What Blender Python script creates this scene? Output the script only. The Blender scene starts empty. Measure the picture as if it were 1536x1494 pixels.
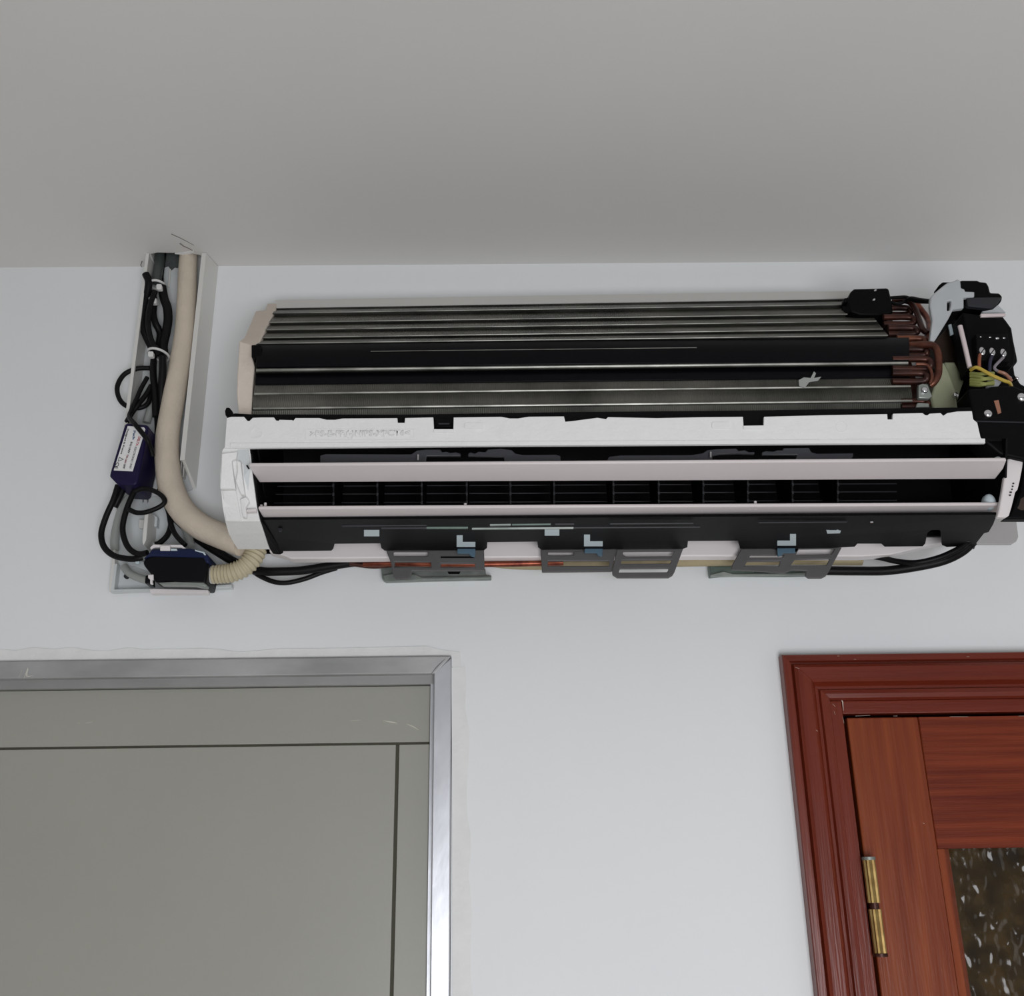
import bpy, bmesh, math, random
from mathutils import Vector, Matrix, noise
from mathutils.geometry import delaunay_2d_cdt
random.seed(7)
S = bpy.context.scene
COL = S.collection

# ------------------------------------------------------------------ camera
FPX, PITCH, ROLL, YAW = 1536.0, math.radians(20.1765), math.radians(-0.8632), math.radians(0.818)
CAM = Vector((0.0, -1.10, 1.80))
cp, sp, cy_, sy_ = math.cos(PITCH), math.sin(PITCH), math.cos(YAW), math.sin(YAW)
FW = Vector((sy_*cp, cy_*cp, sp))
R0 = Vector((cy_, -sy_, 0.0)); U0 = R0.cross(FW)
RT = R0*math.cos(ROLL) + U0*math.sin(ROLL)
UP = U0*math.cos(ROLL) - R0*math.sin(ROLL)
cam = bpy.data.cameras.new('camera'); camo = bpy.data.objects.new('camera', cam); COL.objects.link(camo)
cam.sensor_fit = 'HORIZONTAL'; cam.sensor_width = 36.0; cam.lens = 36.0*FPX/1536.0; cam.clip_start = 0.02
m = Matrix((RT, UP, -FW)).transposed().to_4x4(); m.translation = CAM
camo.matrix_world = m
S.camera = camo

# ------------------------------------------------------------------ light
S.view_settings.view_transform = 'Standard'; S.view_settings.look = 'None'
S.view_settings.gamma = 1.0; S.view_settings.use_curve_mapping = False
S.view_settings.exposure = -0.07
S.cycles.sample_clamp_indirect = 4.0
S.cycles.max_bounces = 8; S.cycles.diffuse_bounces = 5
w = bpy.data.worlds.new('world'); S.world = w; w.use_nodes = True
w.node_tree.nodes['Background'].inputs[0].default_value = (0.78, 0.86, 1.0, 1)
w.node_tree.nodes['Background'].inputs[1].default_value = 0.12

def area(name, loc, target, sx, sy, power, colr):
    l = bpy.data.lights.new(name, 'AREA'); l.shape = 'RECTANGLE'; l.size = sx; l.size_y = sy
    l.energy = power; l.color = colr
    o = bpy.data.objects.new(name, l); COL.objects.link(o); o.location = loc
    o.rotation_euler = (Vector(target)-Vector(loc)).to_track_quat('-Z', 'Y').to_euler()
    return o
area('window_daylight', (0.30, -1.96, 1.12), (0.30, 0, 1.16), 0.90, 1.10, 28, (0.945, 0.955, 1.0))
area('side_daylight', (1.98, -1.4, 1.3), (0, -0.6, 1.6), 0.9, 1.0, 2, (1.0, 0.97, 0.95))

# ------------------------------------------------------------------ helpers
def at(px, py, d):
    v = FW*FPX + RT*(px-768.0) + UP*(747.0-py)
    return CAM + v*((-d-CAM.y)/v.y)
def at_z(px, py, z):
    v = FW*FPX + RT*(px-768.0) + UP*(747.0-py)
    return CAM + v*((z-CAM.z)/v.z)
def mpp(p):                       # metres per photo pixel at a world point
    return (p-CAM).dot(FW)/FPX
ORI = {}
def link(name, me, mat, parent=None, smooth=False, bevel=0.0):
    c = Vector((0, 0, 0))
    if len(me.vertices):
        lo = Vector(me.vertices[0].co); hi = lo.copy()
        for v in me.vertices:
            for k in range(3):
                lo[k] = min(lo[k], v.co[k]); hi[k] = max(hi[k], v.co[k])
        c = (lo+hi)/2
        me.transform(Matrix.Translation(-c))
    o = bpy.data.objects.new(name, me); COL.objects.link(o)
    if mat is not None and not me.materials: me.materials.append(mat)
    if smooth:
        for p in me.polygons: p.use_smooth = True
        me.set_sharp_from_angle(angle=math.radians(40))
    ORI[o] = c
    if parent is not None:
        o.parent = parent; o.location = c-ORI[parent]
    else: o.location = c
    if bevel > 0:
        b = o.modifiers.new('bevel', 'BEVEL'); b.width = bevel; b.segments = 2
        b.limit_method = 'ANGLE'; b.angle_limit = math.radians(35)
        for p in me.polygons: p.use_smooth = True
        me.set_sharp_from_angle(angle=math.radians(35))
    return o
def thing(name, label, cat, base, group=None):
    o = bpy.data.objects.new(name, None); COL.objects.link(o); o.empty_display_size = 0.05
    o.location = base; ORI[o] = Vector(base)
    return tag(o, label, cat, group)
def tag(o, label, cat, group=None):
    o['label'] = label; o['category'] = cat
    if group: o['group'] = group
    return o
def structure(o, label=None):
    o['kind'] = 'structure'
    if label: o['label'] = label
    return o
def finish(bm):
    bmesh.ops.remove_doubles(bm, verts=bm.verts, dist=1e-6)
    bmesh.ops.recalc_face_normals(bm, faces=bm.faces)
    me = bpy.data.meshes.new('m'); bm.to_mesh(me); bm.free(); return me
def poly_mesh(loops, fmap, back):
    """a sheet cut to 2D loops (first outline, then holes), mapped to space by fmap, given real thickness by `back`"""
    vs, es = [], []
    for lp in loops:
        n0 = len(vs); vs += [Vector((p[0], p[1])) for p in lp]
        es += [(n0+i, n0+(i+1) % len(lp)) for i in range(len(lp))]
    v2, _, fs, *_r = delaunay_2d_cdt(vs, es, [], 0, 1e-6)
    def inside(p, lp):
        c = False
        for i in range(len(lp)):
            x1, y1 = lp[i][0], lp[i][1]; x2, y2 = lp[i-1][0], lp[i-1][1]
            if (y1 > p[1]) != (y2 > p[1]) and p[0] < (x2-x1)*(p[1]-y1)/(y2-y1)+x1: c = not c
        return c
    keep = []
    for f in fs:
        q = [sum(v2[i][k] for i in f)/len(f) for k in (0, 1)]
        if inside(q, loops[0]) and not any(inside(q, h) for h in loops[1:]): keep.append(f)
    fs = keep
    bm = bmesh.new()
    fr = [bm.verts.new(fmap(v.x, v.y)) for v in v2]
    bk = [bm.verts.new(fr[i].co + (back(fr[i].co) if callable(back) else Vector(back))) for i in range(len(fr))]
    cnt = {}
    for f in fs:
        bm.faces.new([fr[i] for i in f]); bm.faces.new([bk[i] for i in reversed(f)])
        for i in range(len(f)):
            a, b = f[i], f[(i+1) % len(f)]
            k = (min(a, b), max(a, b)); cnt.setdefault(k, []).append((a, b))
    for k, l in cnt.items():
        if len(l) == 1:
            a, b = l[0]; bm.faces.new([fr[b], fr[a], bk[a], bk[b]])
    loose = [v for v in bm.verts if not v.link_faces]
    if loose: bmesh.ops.delete(bm, geom=loose, context='VERTS')
    return bm
def plate(name, outline, d, thick, mat, parent=None, holes=(), bevel=0.0, back=None):
    df = d if callable(d) else (lambda x, y: d)
    bm = poly_mesh([outline]+list(holes), lambda x, y: at(x, y, df(x, y)), back or (0, thick, 0))
    return link(name, finish(bm), mat, parent, bevel=bevel)
def wall_plate(name, loops, y0, y1, mat, parent=None, bevel=0.0):      # loops given as (x, z)
    bm = poly_mesh(loops, lambda x, z: Vector((x, y0, z)), (0, y1-y0, 0))
    return link(name, finish(bm), mat, parent, bevel=bevel)
def rect(x0, y0, x1, y1): return [(x0, y0), (x1, y0), (x1, y1), (x0, y1)]
def rrect(x0, y0, x1, y1, r, n=4):
    o = []
    for cx, cy, a0 in ((x1-r, y0+r, -90), (x1-r, y1-r, 0), (x0+r, y1-r, 90), (x0+r, y0+r, 180)):
        for k in range(n+1):
            a = math.radians(a0+90*k/n); o.append((cx+r*math.cos(a), cy+r*math.sin(a)))
    return o
def boxm(name, p0, p1, mat, parent=None, bevel=0.0):
    a, b = Vector(p0), Vector(p1); bm = bmesh.new()
    lo = Vector((min(a[k], b[k]) for k in range(3))); hi = Vector((max(a[k], b[k]) for k in range(3)))
    bmesh.ops.create_cube(bm, size=1.0)
    for v in bm.verts: v.co = Vector(((lo[k]+hi[k])/2+v.co[k]*(hi[k]-lo[k]) for k in range(3)))
    return link(name, finish(bm), mat, parent, bevel=bevel)
def loft(name, rings, mat, parent=None, caps=True, closed=True, smooth=False, bevel=0.0):
    bm = bmesh.new(); R = [[bm.verts.new(p) for p in r] for r in rings]
    n = len(rings[0])
    for a, b in zip(R, R[1:]):
        for i in range(n if closed else n-1):
            j = (i+1) % n; bm.faces.new([a[i], a[j], b[j], b[i]])
    if caps and closed:
        bm.faces.new(list(reversed(R[0]))); bm.faces.new(R[-1])
    return link(name, finish(bm), mat, parent, smooth=smooth, bevel=bevel)
def smooth_path(pts, sub=6):
    P = [Vector(p) for p in pts]
    if len(P) < 3: sub = 1
    out = []
    for i in range(len(P)-1):
        p0 = P[i-1] if i else P[i]*2-P[i+1]
        p1, p2 = P[i], P[i+1]
        p3 = P[i+2] if i+2 < len(P) else P[i+1]*2-P[i]
        for k in range(sub):
            t = k/sub
            out.append(0.5*((2*p1)+(p2-p0)*t+(2*p0-5*p1+4*p2-p3)*t*t+(3*p1-p0-3*p2+p3)*t**3))
    out.append(P[-1]); return out
def sweep_bm(path, rad, seg=10, closed=False, flat=1.0):
    bm = bmesh.new(); n = len(path); rings = []
    t0 = (path[1]-path[0]).normalized()
    nrm = t0.orthogonal().normalized()
    for i, p in enumerate(path):
        if closed: t = (path[(i+1) % n]-path[i-1]).normalized()
        else: t = (path[min(i+1, n-1)]-path[max(i-1, 0)]).normalized()
        nrm = (nrm-t*nrm.dot(t)).normalized(); b = t.cross(nrm)
        r = rad(i/(n-1)) if callable(rad) else rad
        rings.append([bm.verts.new(p+(nrm*math.cos(2*math.pi*k/seg)+b*math.sin(2*math.pi*k/seg))*r) for k in range(seg)])
    for i in range(n if closed else n-1):
        a, b = rings[i], rings[(i+1) % n]
        for k in range(seg):
            bm.faces.new([a[k], a[(k+1) % seg], b[(k+1) % seg], b[k]])
    if not closed:
        bm.faces.new(list(reversed(rings[0]))); bm.faces.new(rings[-1])
    return bm
def tube(name, pts, rpx, mat, parent=None, sub=6, seg=10):
    """pts: (px, py, depth from the wall); radius in photo pixels, turned into metres at its own distance"""
    W_ = [at(*p) for p in pts]; path = smooth_path(W_, sub)
    k = mpp(W_[len(W_)//2])
    r = (lambda t: rpx(t)*k) if callable(rpx) else rpx*k
    return link(name, finish(sweep_bm(path, r, seg)), mat, parent, smooth=True)
def rod(name, a, b, r, mat, parent=None, seg=12):
    return link(name, finish(sweep_bm([Vector(a), Vector(b)], r, seg)), mat, parent, smooth=True)
def disc(name, px, py, d, rpx, thick, mat, parent=None, dome=0.0, seg=20, sx=1.0, sy=1.0):
    c = at(px, py, d); k = mpp(c)*rpx; bm = bmesh.new(); rings = []
    prof = [(1.0, -thick), (1.0, 0.0)] + [(math.cos(a), dome*math.sin(a)) for a in (0.4, 0.8, 1.2)] + [(0.02, dome if dome else 0.0)]
    if not dome: prof = [(1.0, -thick), (1.0, 0.0), (0.02, 0.0)]
    for r, h in prof:
        rings.append([bm.verts.new(c+Vector((k*sx*r*math.cos(2*math.pi*i/seg), -h, k*sy*r*math.sin(2*math.pi*i/seg)))) for i in range(seg)])
    for a, b in zip(rings, rings[1:]):
        for i in range(seg): bm.faces.new([a[i], a[(i+1) % seg], b[(i+1) % seg], b[i]])
    bm.faces.new(rings[0]); bm.faces.new(rings[-1])
    return link(name, finish(bm), mat, parent, smooth=True)
def text(name, s, P, right, up, h, mat, parent, depth=0.0003, width=None):
    cu = bpy.data.curves.new('t', 'FONT'); cu.body = s; cu.size = 1.0; cu.extrude = 0.0
    cu.resolution_u = 2; cu.offset = 0.018
    o = bpy.data.objects.new('t', cu); COL.objects.link(o)
    bpy.context.view_layer.update()
    me = bpy.data.meshes.new_from_object(o.evaluated_get(bpy.context.evaluated_depsgraph_get()))
    bpy.data.objects.remove(o)
    xs = [v.co.x for v in me.vertices]; ys = [v.co.y for v in me.vertices]
    w_ = max(xs)-min(xs); hh = max(ys)-min(ys); x0, y0 = min(xs), min(ys)
    r, u = Vector(right).normalized(), Vector(up).normalized(); n = r.cross(u)
    sx = (width/w_) if width else h/0.7; sy = h/hh if width else h/0.7
    bm = bmesh.new(); bm.from_mesh(me)
    ex = bmesh.ops.extrude_face_region(bm, geom=bm.faces[:])
    for g in ex['geom']:
        if isinstance(g, bmesh.types.BMVert): g.co.z = 1.0
    for v in bm.verts:
        v.co = Vector(P)+r*((v.co.x-x0)*sx)+u*((v.co.y-y0)*sy)+n*(v.co.z*depth)
    return link(name, finish(bm), mat, parent)

# ------------------------------------------------------------------ materials
def lin(c): return c/12.92 if c <= 0.04045 else ((c+0.055)/1.055)**2.4
def rgb(r, g, b, k=1.0): return (min(1, lin(r/255)*k), min(1, lin(g/255)*k), min(1, lin(b/255)*k), 1)
def mat(name, c, rough=0.6, metal=0.0, var=0.0, vscale=20, bump=0.0, bscale=200, spec=0.5, stretch=(1, 1, 1), c2=None, trans=0.0, coat=0.0, detail=4):
    M = bpy.data.materials.new(name); M.use_nodes = True; N = M.node_tree.nodes; L = M.node_tree.links
    B = N['Principled BSDF']
    B.inputs['Base Color'].default_value = c; B.inputs['Roughness'].default_value = rough
    B.inputs['Metallic'].default_value = metal; B.inputs['Specular IOR Level'].default_value = spec
    B.inputs['Transmission Weight'].default_value = trans; B.inputs['Coat Weight'].default_value = coat
    if var > 0 or c2 or bump > 0:
        tc = N.new('ShaderNodeNewGeometry'); mp = N.new('ShaderNodeMapping')
        mp.inputs['Scale'].default_value = stretch; L.new(tc.outputs['Position'], mp.inputs['Vector'])
    if var > 0 or c2:
        nz = N.new('ShaderNodeTexNoise'); nz.inputs['Scale'].default_value = vscale; nz.inputs['Detail'].default_value = detail
        L.new(mp.outputs[0], nz.inputs['Vector'])
        rp = N.new('ShaderNodeValToRGB'); a, b = rp.color_ramp.elements
        a.position, b.position = 0.32, 0.68
        if c2: a.color, b.color = c, c2
        else:
            a.color = tuple(x*(1-var) for x in c[:3])+(1,); b.color = tuple(min(1, x*(1+var)) for x in c[:3])+(1,)
        L.new(nz.outputs['Fac'], rp.inputs['Fac']); L.new(rp.outputs['Color'], B.inputs['Base Color'])
    if bump > 0:
        n2 = N.new('ShaderNodeTexNoise'); n2.inputs['Scale'].default_value = bscale; n2.inputs['Detail'].default_value = 3
        L.new(mp.outputs[0], n2.inputs['Vector'])
        bp = N.new('ShaderNodeBump'); bp.inputs['Strength'].default_value = bump; bp.inputs['Distance'].default_value = 0.002
        L.new(n2.outputs['Fac'], bp.inputs['Height']); L.new(bp.outputs['Normal'], B.inputs['Normal'])
    return M
M = {}
M['wall'] = mat('wall_paint', rgb(226, 228, 228), 0.75, var=0.012, vscale=3, bump=0.12, bscale=60, spec=0.25)
M['ceiling'] = mat('ceiling_paint', rgb(214, 212, 209), 0.9, var=0.02, vscale=2, bump=0.08, bscale=90, spec=0.15)
M['plaster'] = mat('rough_plaster', rgb(224, 224, 222), 0.8, var=0.03, vscale=40, bump=0.35, bscale=120, spec=0.2)
M['floor'] = mat('floor_tile', rgb(205, 198, 188), 0.5, var=0.1, vscale=8)
M['hole'] = mat('raw_concrete', rgb(75, 80, 78), 0.95, var=0.3, vscale=60, bump=0.6, bscale=150)
M['crack'] = mat('crack_edge', rgb(120, 118, 112), 0.9)
M['door_grey'] = mat('grey_door_paint', rgb(154, 153, 144), 0.38, var=0.025, vscale=5, bump=0.05, bscale=120, spec=0.4)
M['groove'] = mat('groove_shadow_gap', rgb(70, 68, 55), 0.8)
M['alu'] = mat('worn_aluminium', rgb(188, 190, 194), 0.36, metal=0.85, c2=rgb(214, 215, 220), vscale=16, bump=0.12, bscale=70, stretch=(1, 1, 0.5))
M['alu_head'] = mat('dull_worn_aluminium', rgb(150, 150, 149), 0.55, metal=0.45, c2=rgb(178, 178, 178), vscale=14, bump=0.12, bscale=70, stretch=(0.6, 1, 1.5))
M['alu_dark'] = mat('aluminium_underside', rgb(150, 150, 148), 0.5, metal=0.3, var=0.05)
M['chip'] = mat('bare_paint_chip', rgb(205, 190, 178), 0.8)
M['scratch'] = mat('white_scratch', rgb(200, 198, 185), 0.7)
def wood(name, vert):
    a_, b_ = ((108, 44, 24), (134, 66, 35)) if vert else ((90, 31, 17), (122, 52, 28))
    st = (22, 22, 1.2) if vert else (1.2, 22, 38)
    W_ = mat(name, rgb(*a_), 0.35, c2=rgb(*b_), vscale=4.0, stretch=st, bump=0.18, bscale=18, spec=0.25, detail=6)
    return W_
M['wood_v'] = wood('varnished_wood_upright', True); M['wood_h'] = wood('varnished_wood_crosswise', False)
M['wood_casing_v'] = mat('casing_wood_upright', rgb(96, 32, 17), 0.28, c2=rgb(114, 44, 26), vscale=4, stretch=(24, 24, 1.0), bump=0.15, bscale=16, spec=0.4, detail=6)
M['wood_casing_h'] = mat('casing_wood_crosswise', rgb(94, 32, 18), 0.32, c2=rgb(112, 42, 25), vscale=4, stretch=(1.0, 24, 24), bump=0.15, bscale=16, spec=0.4, detail=6)
M['brass'] = mat('old_brass', rgb(190, 164, 104), 0.4, metal=0.8, c2=rgb(150, 118, 72), vscale=60)
M['dark_gap'] = mat('dark_gap', rgb(20, 12, 9), 0.9)
M['glass'] = mat('brown_pebbled_glass', rgb(70, 54, 28), 0.12, c2=rgb(40, 30, 15), vscale=50, spec=0.4, trans=0.2)
M['pvc'] = mat('white_pvc', rgb(212, 211, 206), 0.45, var=0.02, vscale=9)
M['pvc_clear'] = mat('pale_pvc_base', rgb(200, 204, 204), 0.4, var=0.03, vscale=12)
M['foam'] = mat('beige_pipe_foam', rgb(205, 193, 176), 0.85, var=0.05, vscale=35, bump=0.35, bscale=260, spec=0.15)
M['foam_olive'] = mat('olive_beige_foam', rgb(160, 148, 118), 0.9, var=0.08, vscale=40, bump=0.4, bscale=200)
M['corr'] = mat('beige_corrugated_hose', rgb(186, 176, 148), 0.6)
M['cable'] = mat('black_cable', rgb(17, 16, 18), 0.45, spec=0.16)
M['clear'] = mat('grey_clear_hose', rgb(150, 153, 149), 0.3)
M['smoke_tube'] = mat('dark_clear_hose', rgb(80, 86, 84), 0.3, trans=0.25)
M['tie'] = mat('white_nylon', rgb(215, 215, 212), 0.4)
M['navy'] = mat('navy_plastic', rgb(26, 20, 56), 0.42, spec=0.2)
M['navy_pump'] = mat('dark_blue_plastic', rgb(24, 32, 64), 0.4, spec=0.2)
M['black_pump'] = mat('black_pump_plastic', rgb(14, 14, 17), 0.4, spec=0.12)
M['clear_dome'] = mat('clear_pale_plastic', rgb(205, 210, 212), 0.2, trans=0.4)
M['sticker'] = mat('white_sticker', rgb(226, 226, 224), 0.5)
M['ink'] = mat('black_ink', rgb(22, 22, 26), 0.6)
M['ink_grey'] = mat('grey_ink', rgb(120, 120, 122), 0.6)
M['ink_red'] = mat('red_ink', rgb(180, 32, 62), 0.6)
M['ink_blue'] = mat('blue_ink', rgb(20, 70, 120), 0.6)
M['ink_maroon'] = mat('maroon_ink', rgb(140, 60, 70), 0.6)
M['eps'] = mat('white_polystyrene', rgb(232, 232, 230), 0.8, var=0.015, vscale=80, bump=0.25, bscale=350, spec=0.2)
M['eps_beige'] = mat('beige_polystyrene', rgb(218, 207, 194), 0.85, var=0.03, vscale=40, bump=0.3, bscale=300, spec=0.15)
M['abs'] = mat('white_abs_plastic', rgb(224, 218, 217), 0.4, var=0.015, vscale=10)
M['louver'] = mat('louver_plastic', rgb(214, 206, 205), 0.38, var=0.02, vscale=14, spec=0.4)
M['black'] = mat('black_abs', rgb(8, 8, 10), 0.5, var=0.15, vscale=12, spec=0.09)
M['black_matt'] = mat('matt_black', rgb(9, 8, 10), 0.7, spec=0.12)
M['blue_black'] = mat('gloss_black_strip', rgb(9, 9, 13), 0.35, spec=0.1)
M['bar'] = mat('grey_link_plastic', rgb(96, 97, 101), 0.4, spec=0.4)
M['char'] = mat('charcoal_plastic', rgb(84, 82, 82), 0.55, var=0.05, vscale=20)
M['rib'] = mat('dark_grey_plastic', rgb(44, 45, 49), 0.4, spec=0.3)
M['fin_edge'] = mat('dull_tube_edge', rgb(165, 164, 156), 0.35, metal=0.7, c2=rgb(110, 110, 104), vscale=25)
M['steel'] = mat('galvanised_steel', rgb(160, 165, 160), 0.45, metal=0.6, c2=rgb(120, 128, 122), vscale=30)
M['steel_green'] = mat('green_tinted_steel', rgb(110, 124, 116), 0.45, metal=0.4, c2=rgb(80, 96, 88), vscale=30)
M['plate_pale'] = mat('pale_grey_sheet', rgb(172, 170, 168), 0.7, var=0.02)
M['silver'] = mat('bright_metal', rgb(225, 225, 228), 0.18, metal=1.0)
M['pinkrod'] = mat('pale_metal_rod', rgb(222, 208, 208), 0.4, metal=0.3)
M['copper'] = mat('red_copper', rgb(150, 84, 62), 0.32, metal=0.8, c2=rgb(96, 44, 34), vscale=70)
M['copper_dark'] = mat('brown_copper', rgb(80, 44, 34), 0.4, metal=0.5, c2=rgb(42, 22, 18), vscale=50)
M['copper_light'] = mat('orange_brown_copper', rgb(128, 78, 56), 0.38, metal=0.5, c2=rgb(78, 42, 32), vscale=50)
M['clip'] = mat('pale_blue_grey_clip', rgb(190, 204, 208), 0.4)
M['clip_blue'] = mat('steel_blue_clip', rgb(74, 100, 116), 0.4)
M['frost'] = mat('frosted_plastic', rgb(190, 194, 196), 0.5, var=0.06, vscale=25, trans=0.15)
M['cream'] = mat('pale_green_plastic', rgb(160, 163, 134), 0.45, var=0.16, vscale=30)
M['yellow'] = mat('yellow_wire', rgb(186, 160, 66), 0.4)
M['yellow_green'] = mat('yellow_green_wire', rgb(150, 154, 88), 0.45)
M['orange'] = mat('orange_brown_wire', rgb(140, 76, 48), 0.4)
M['blue'] = mat('dark_blue_wire', rgb(34, 34, 58), 0.4)
M['grey_wire'] = mat('grey_wire', rgb(130, 124, 130), 0.4)
M['brown_wire'] = mat('brown_wire', rgb(150, 104, 82), 0.4)
M['brown'] = mat('brown_board', rgb(58, 44, 36), 0.5, var=0.2, vscale=40)
def fin_mat():
    F = bpy.data.materials.new('aluminium_fins'); F.use_nodes = True; N = F.node_tree.nodes; L = F.node_tree.links
    B = N['Principled BSDF']; B.inputs['Metallic'].default_value = 0.55; B.inputs['Roughness'].default_value = 0.42
    g = N.new('ShaderNodeNewGeometry'); wv = N.new('ShaderNodeTexWave'); wv.wave_type = 'BANDS'; wv.bands_direction = 'X'
    wv.inputs['Scale'].default_value = 160; wv.inputs['Distortion'].default_value = 0.6; L.new(g.outputs['Position'], wv.inputs['Vector'])
    nz = N.new('ShaderNodeTexNoise'); nz.inputs['Scale'].default_value = 14; nz.inputs['Detail'].default_value = 6
    L.new(g.outputs['Position'], nz.inputs['Vector'])
    rp = N.new('ShaderNodeValToRGB'); rp.color_ramp.elements[0].color = rgb(74, 74, 68); rp.color_ramp.elements[1].color = rgb(124, 122, 114)
    rp.color_ramp.elements[0].position = 0.3; rp.color_ramp.elements[1].position = 0.75
    L.new(nz.outputs['Fac'], rp.inputs['Fac']); L.new(rp.outputs['Color'], B.inputs['Base Color'])
    bp = N.new('ShaderNodeBump'); bp.inputs['Strength'].default_value = 0.5; bp.inputs['Distance'].default_value = 0.0008
    L.new(wv.outputs['Fac'], bp.inputs['Height']); L.new(bp.outputs['Normal'], B.inputs['Normal'])
    return F
M['fins'] = fin_mat()

# ------------------------------------------------------------------ room shell
ZC = at(768, 396, 0).z
XL, XR, YF = -1.95, 2.05, -2.00
# door openings in the back wall, from where they stand on the wall plane
d1x = at(677, 1250, 0).x; d1z = at(400, 988, 0).z
d2x0 = at(1242, 1060, 0).x - 0.004; d2z = at(1400, 1050, 0).z + 0.004; d2x1 = d2x0 + 0.86
d1x0 = d1x - 0.86
wb = wall_plate('wall_back', [[(XL, 0), (d1x0, 0), (d1x0, d1z), (d1x, d1z), (d1x, 0), (d2x0, 0), (d2x0, d2z), (d2x1, d2z), (d2x1, 0), (XR, 0), (XR, ZC), (XL, ZC)]], 0.0, 0.12, M['wall'])
structure(wb, 'white painted wall carrying the opened air conditioner')
structure(boxm('floor', (XL, YF, -0.1), (XR, 0.12, 0), M['floor']))
structure(boxm('wall_left', (XL-0.1, YF, 0), (XL, 0, ZC), M['wall']))
structure(boxm('wall_right', (XR, YF, 0), (XR+0.1, 0, ZC), M['wall']))
wf = wall_plate('wall_front', [[(XL, 0), (XR, 0), (XR, ZC), (XL, ZC)], rect(-0.24, 0.50, 0.84, 1.74)], YF-0.1, YF, M['wall'])
structure(wf)
wn = structure(wall_plate('window_1', [rect(-0.24, 0.50, 0.84, 1.74), rect(-0.19, 0.55, 0.79, 1.69)], YF-0.06, YF-0.01, M['abs']))
# ceiling with the ragged hole the trunking runs into
TZ = ZC
hx0, hx1 = at_z(222, 380, ZC).x, at_z(300, 381, ZC).x
hy = at_z(250, 379, ZC).y
hole = [(hx0, 0.0), (hx0+0.003, hy*0.9), (hx0+0.012, hy), (hx0+0.03, hy*0.97), (hx0+0.045, hy*1.02), (hx1-0.012, hy*0.96), (hx1, hy*0.78), (hx1+0.004, 0.0)]
bm = poly_mesh([[(XL, YF), (hx0, YF), (XR, YF), (XR, 0.12), (XL, 0.12)], [(x, y-0.0005) if y < 0 else (x, -0.0004) for x, y in hole]],
               lambda x, y: Vector((x, y, ZC)), (0, 0, 0.09))
ce = structure(link('ceiling', finish(bm), M['ceiling']), 'pale grey painted ceiling with a small broken hole over the trunking')
boxm('hole_lining', (hx0-0.03, hy-0.03, ZC+0.0902), (hx1+0.03, 0.05, ZC+0.11), M['hole'], ce)
plate('torn_edge', [(221, 379), (269, 379), (269, 402), (262, 401), (257, 405), (252, 399), (246, 401), (238, 398), (232, 401), (228, 400), (224, 396), (221, 394)], .0032, .0024, M['hole'], ce)
def crack(pts, w_=0.0005):
    P = [at_z(x, y, ZC-0.0003) for x, y in pts]
    link('crack', finish(sweep_bm(P, lambda t: w_*(1-0.7*t)+0.0001, 5)), M['crack'], ce)
crack([(257, 351), (268, 356), (280, 362), (291, 368)]); crack([(270, 365), (275, 369), (284, 373), (292, 378)], 0.0008)
crack([(318, 392), (323, 397), (326, 401)], 0.0008); crack([(213, 392), (211, 398), (214, 402)], 0.0006)
# torn plaster lip over the hole
fl = [at_z(x, y, ZC-0.001) for x, y in ((262, 381), (272, 380), (284, 378), (290, 376), (292, 379), (286, 381), (275, 382.5))]
bm = bmesh.new(); a = [bm.verts.new(p) for p in fl]; b = [bm.verts.new(p+Vector((0, 0, 0.004))) for p in fl]
bm.faces.new(a); bm.faces.new(list(reversed(b)))
for i in range(7): bm.faces.new([a[i], b[i], b[(i+1) % 7], a[(i+1) % 7]])
link('plaster_flake', finish(bm), M['plaster'], ce)

# rough plaster round the grey door
def ragged(p0, p1, n, amp, seed):
    rr = random.Random(seed); o = []
    for i in range(n+1):
        t = i/n; o.append((p0[0]+(p1[0]-p0[0])*t+(rr.uniform(-amp[0], amp[0])), p0[1]+(p1[1]-p0[1])*t+rr.uniform(-amp[1], amp[1])))
    return o
up = ragged((-60, 974), (330, 974), 14, (4, 3), 1)+[(360, 978), (420, 973), (520, 972), (600, 970), (640, 969), (664, 975)]
t1 = plate('trim_1', up+[(690, 978), (692, 1000), (676, 1000), (676, 984), (660, 983), (0, 991), (-60, 991)], 0.0010, 0.0009, M['plaster'])
structure(t1, 'rough plaster band above the grey door frame')
rg = ragged((700, 1000), (707, 1500), 16, (4, 4), 4)
t2 = plate('trim_2', [(677.5, 1001), (692, 1001)]+rg+[(679, 1500)], 0.0006, 0.0005, M['plaster'])
structure(t2, 'rough plaster band beside the grey door jamb')

# ------------------------------------------------------------------ grey door
door1 = structure(thing('door_1', 'flat grey door in a worn aluminium frame, left', 'door', at(350, 1494, 0)))
del door1['category']
YD = 0.012         # leaf face sits behind the wall face
zb = 0.02
fx0, fx1 = at(648, 1300, -0.004).x, d1x-0.0005
zh1, zh0 = d1z-0.0005, at(400, 1016, -0.004).z
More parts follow.
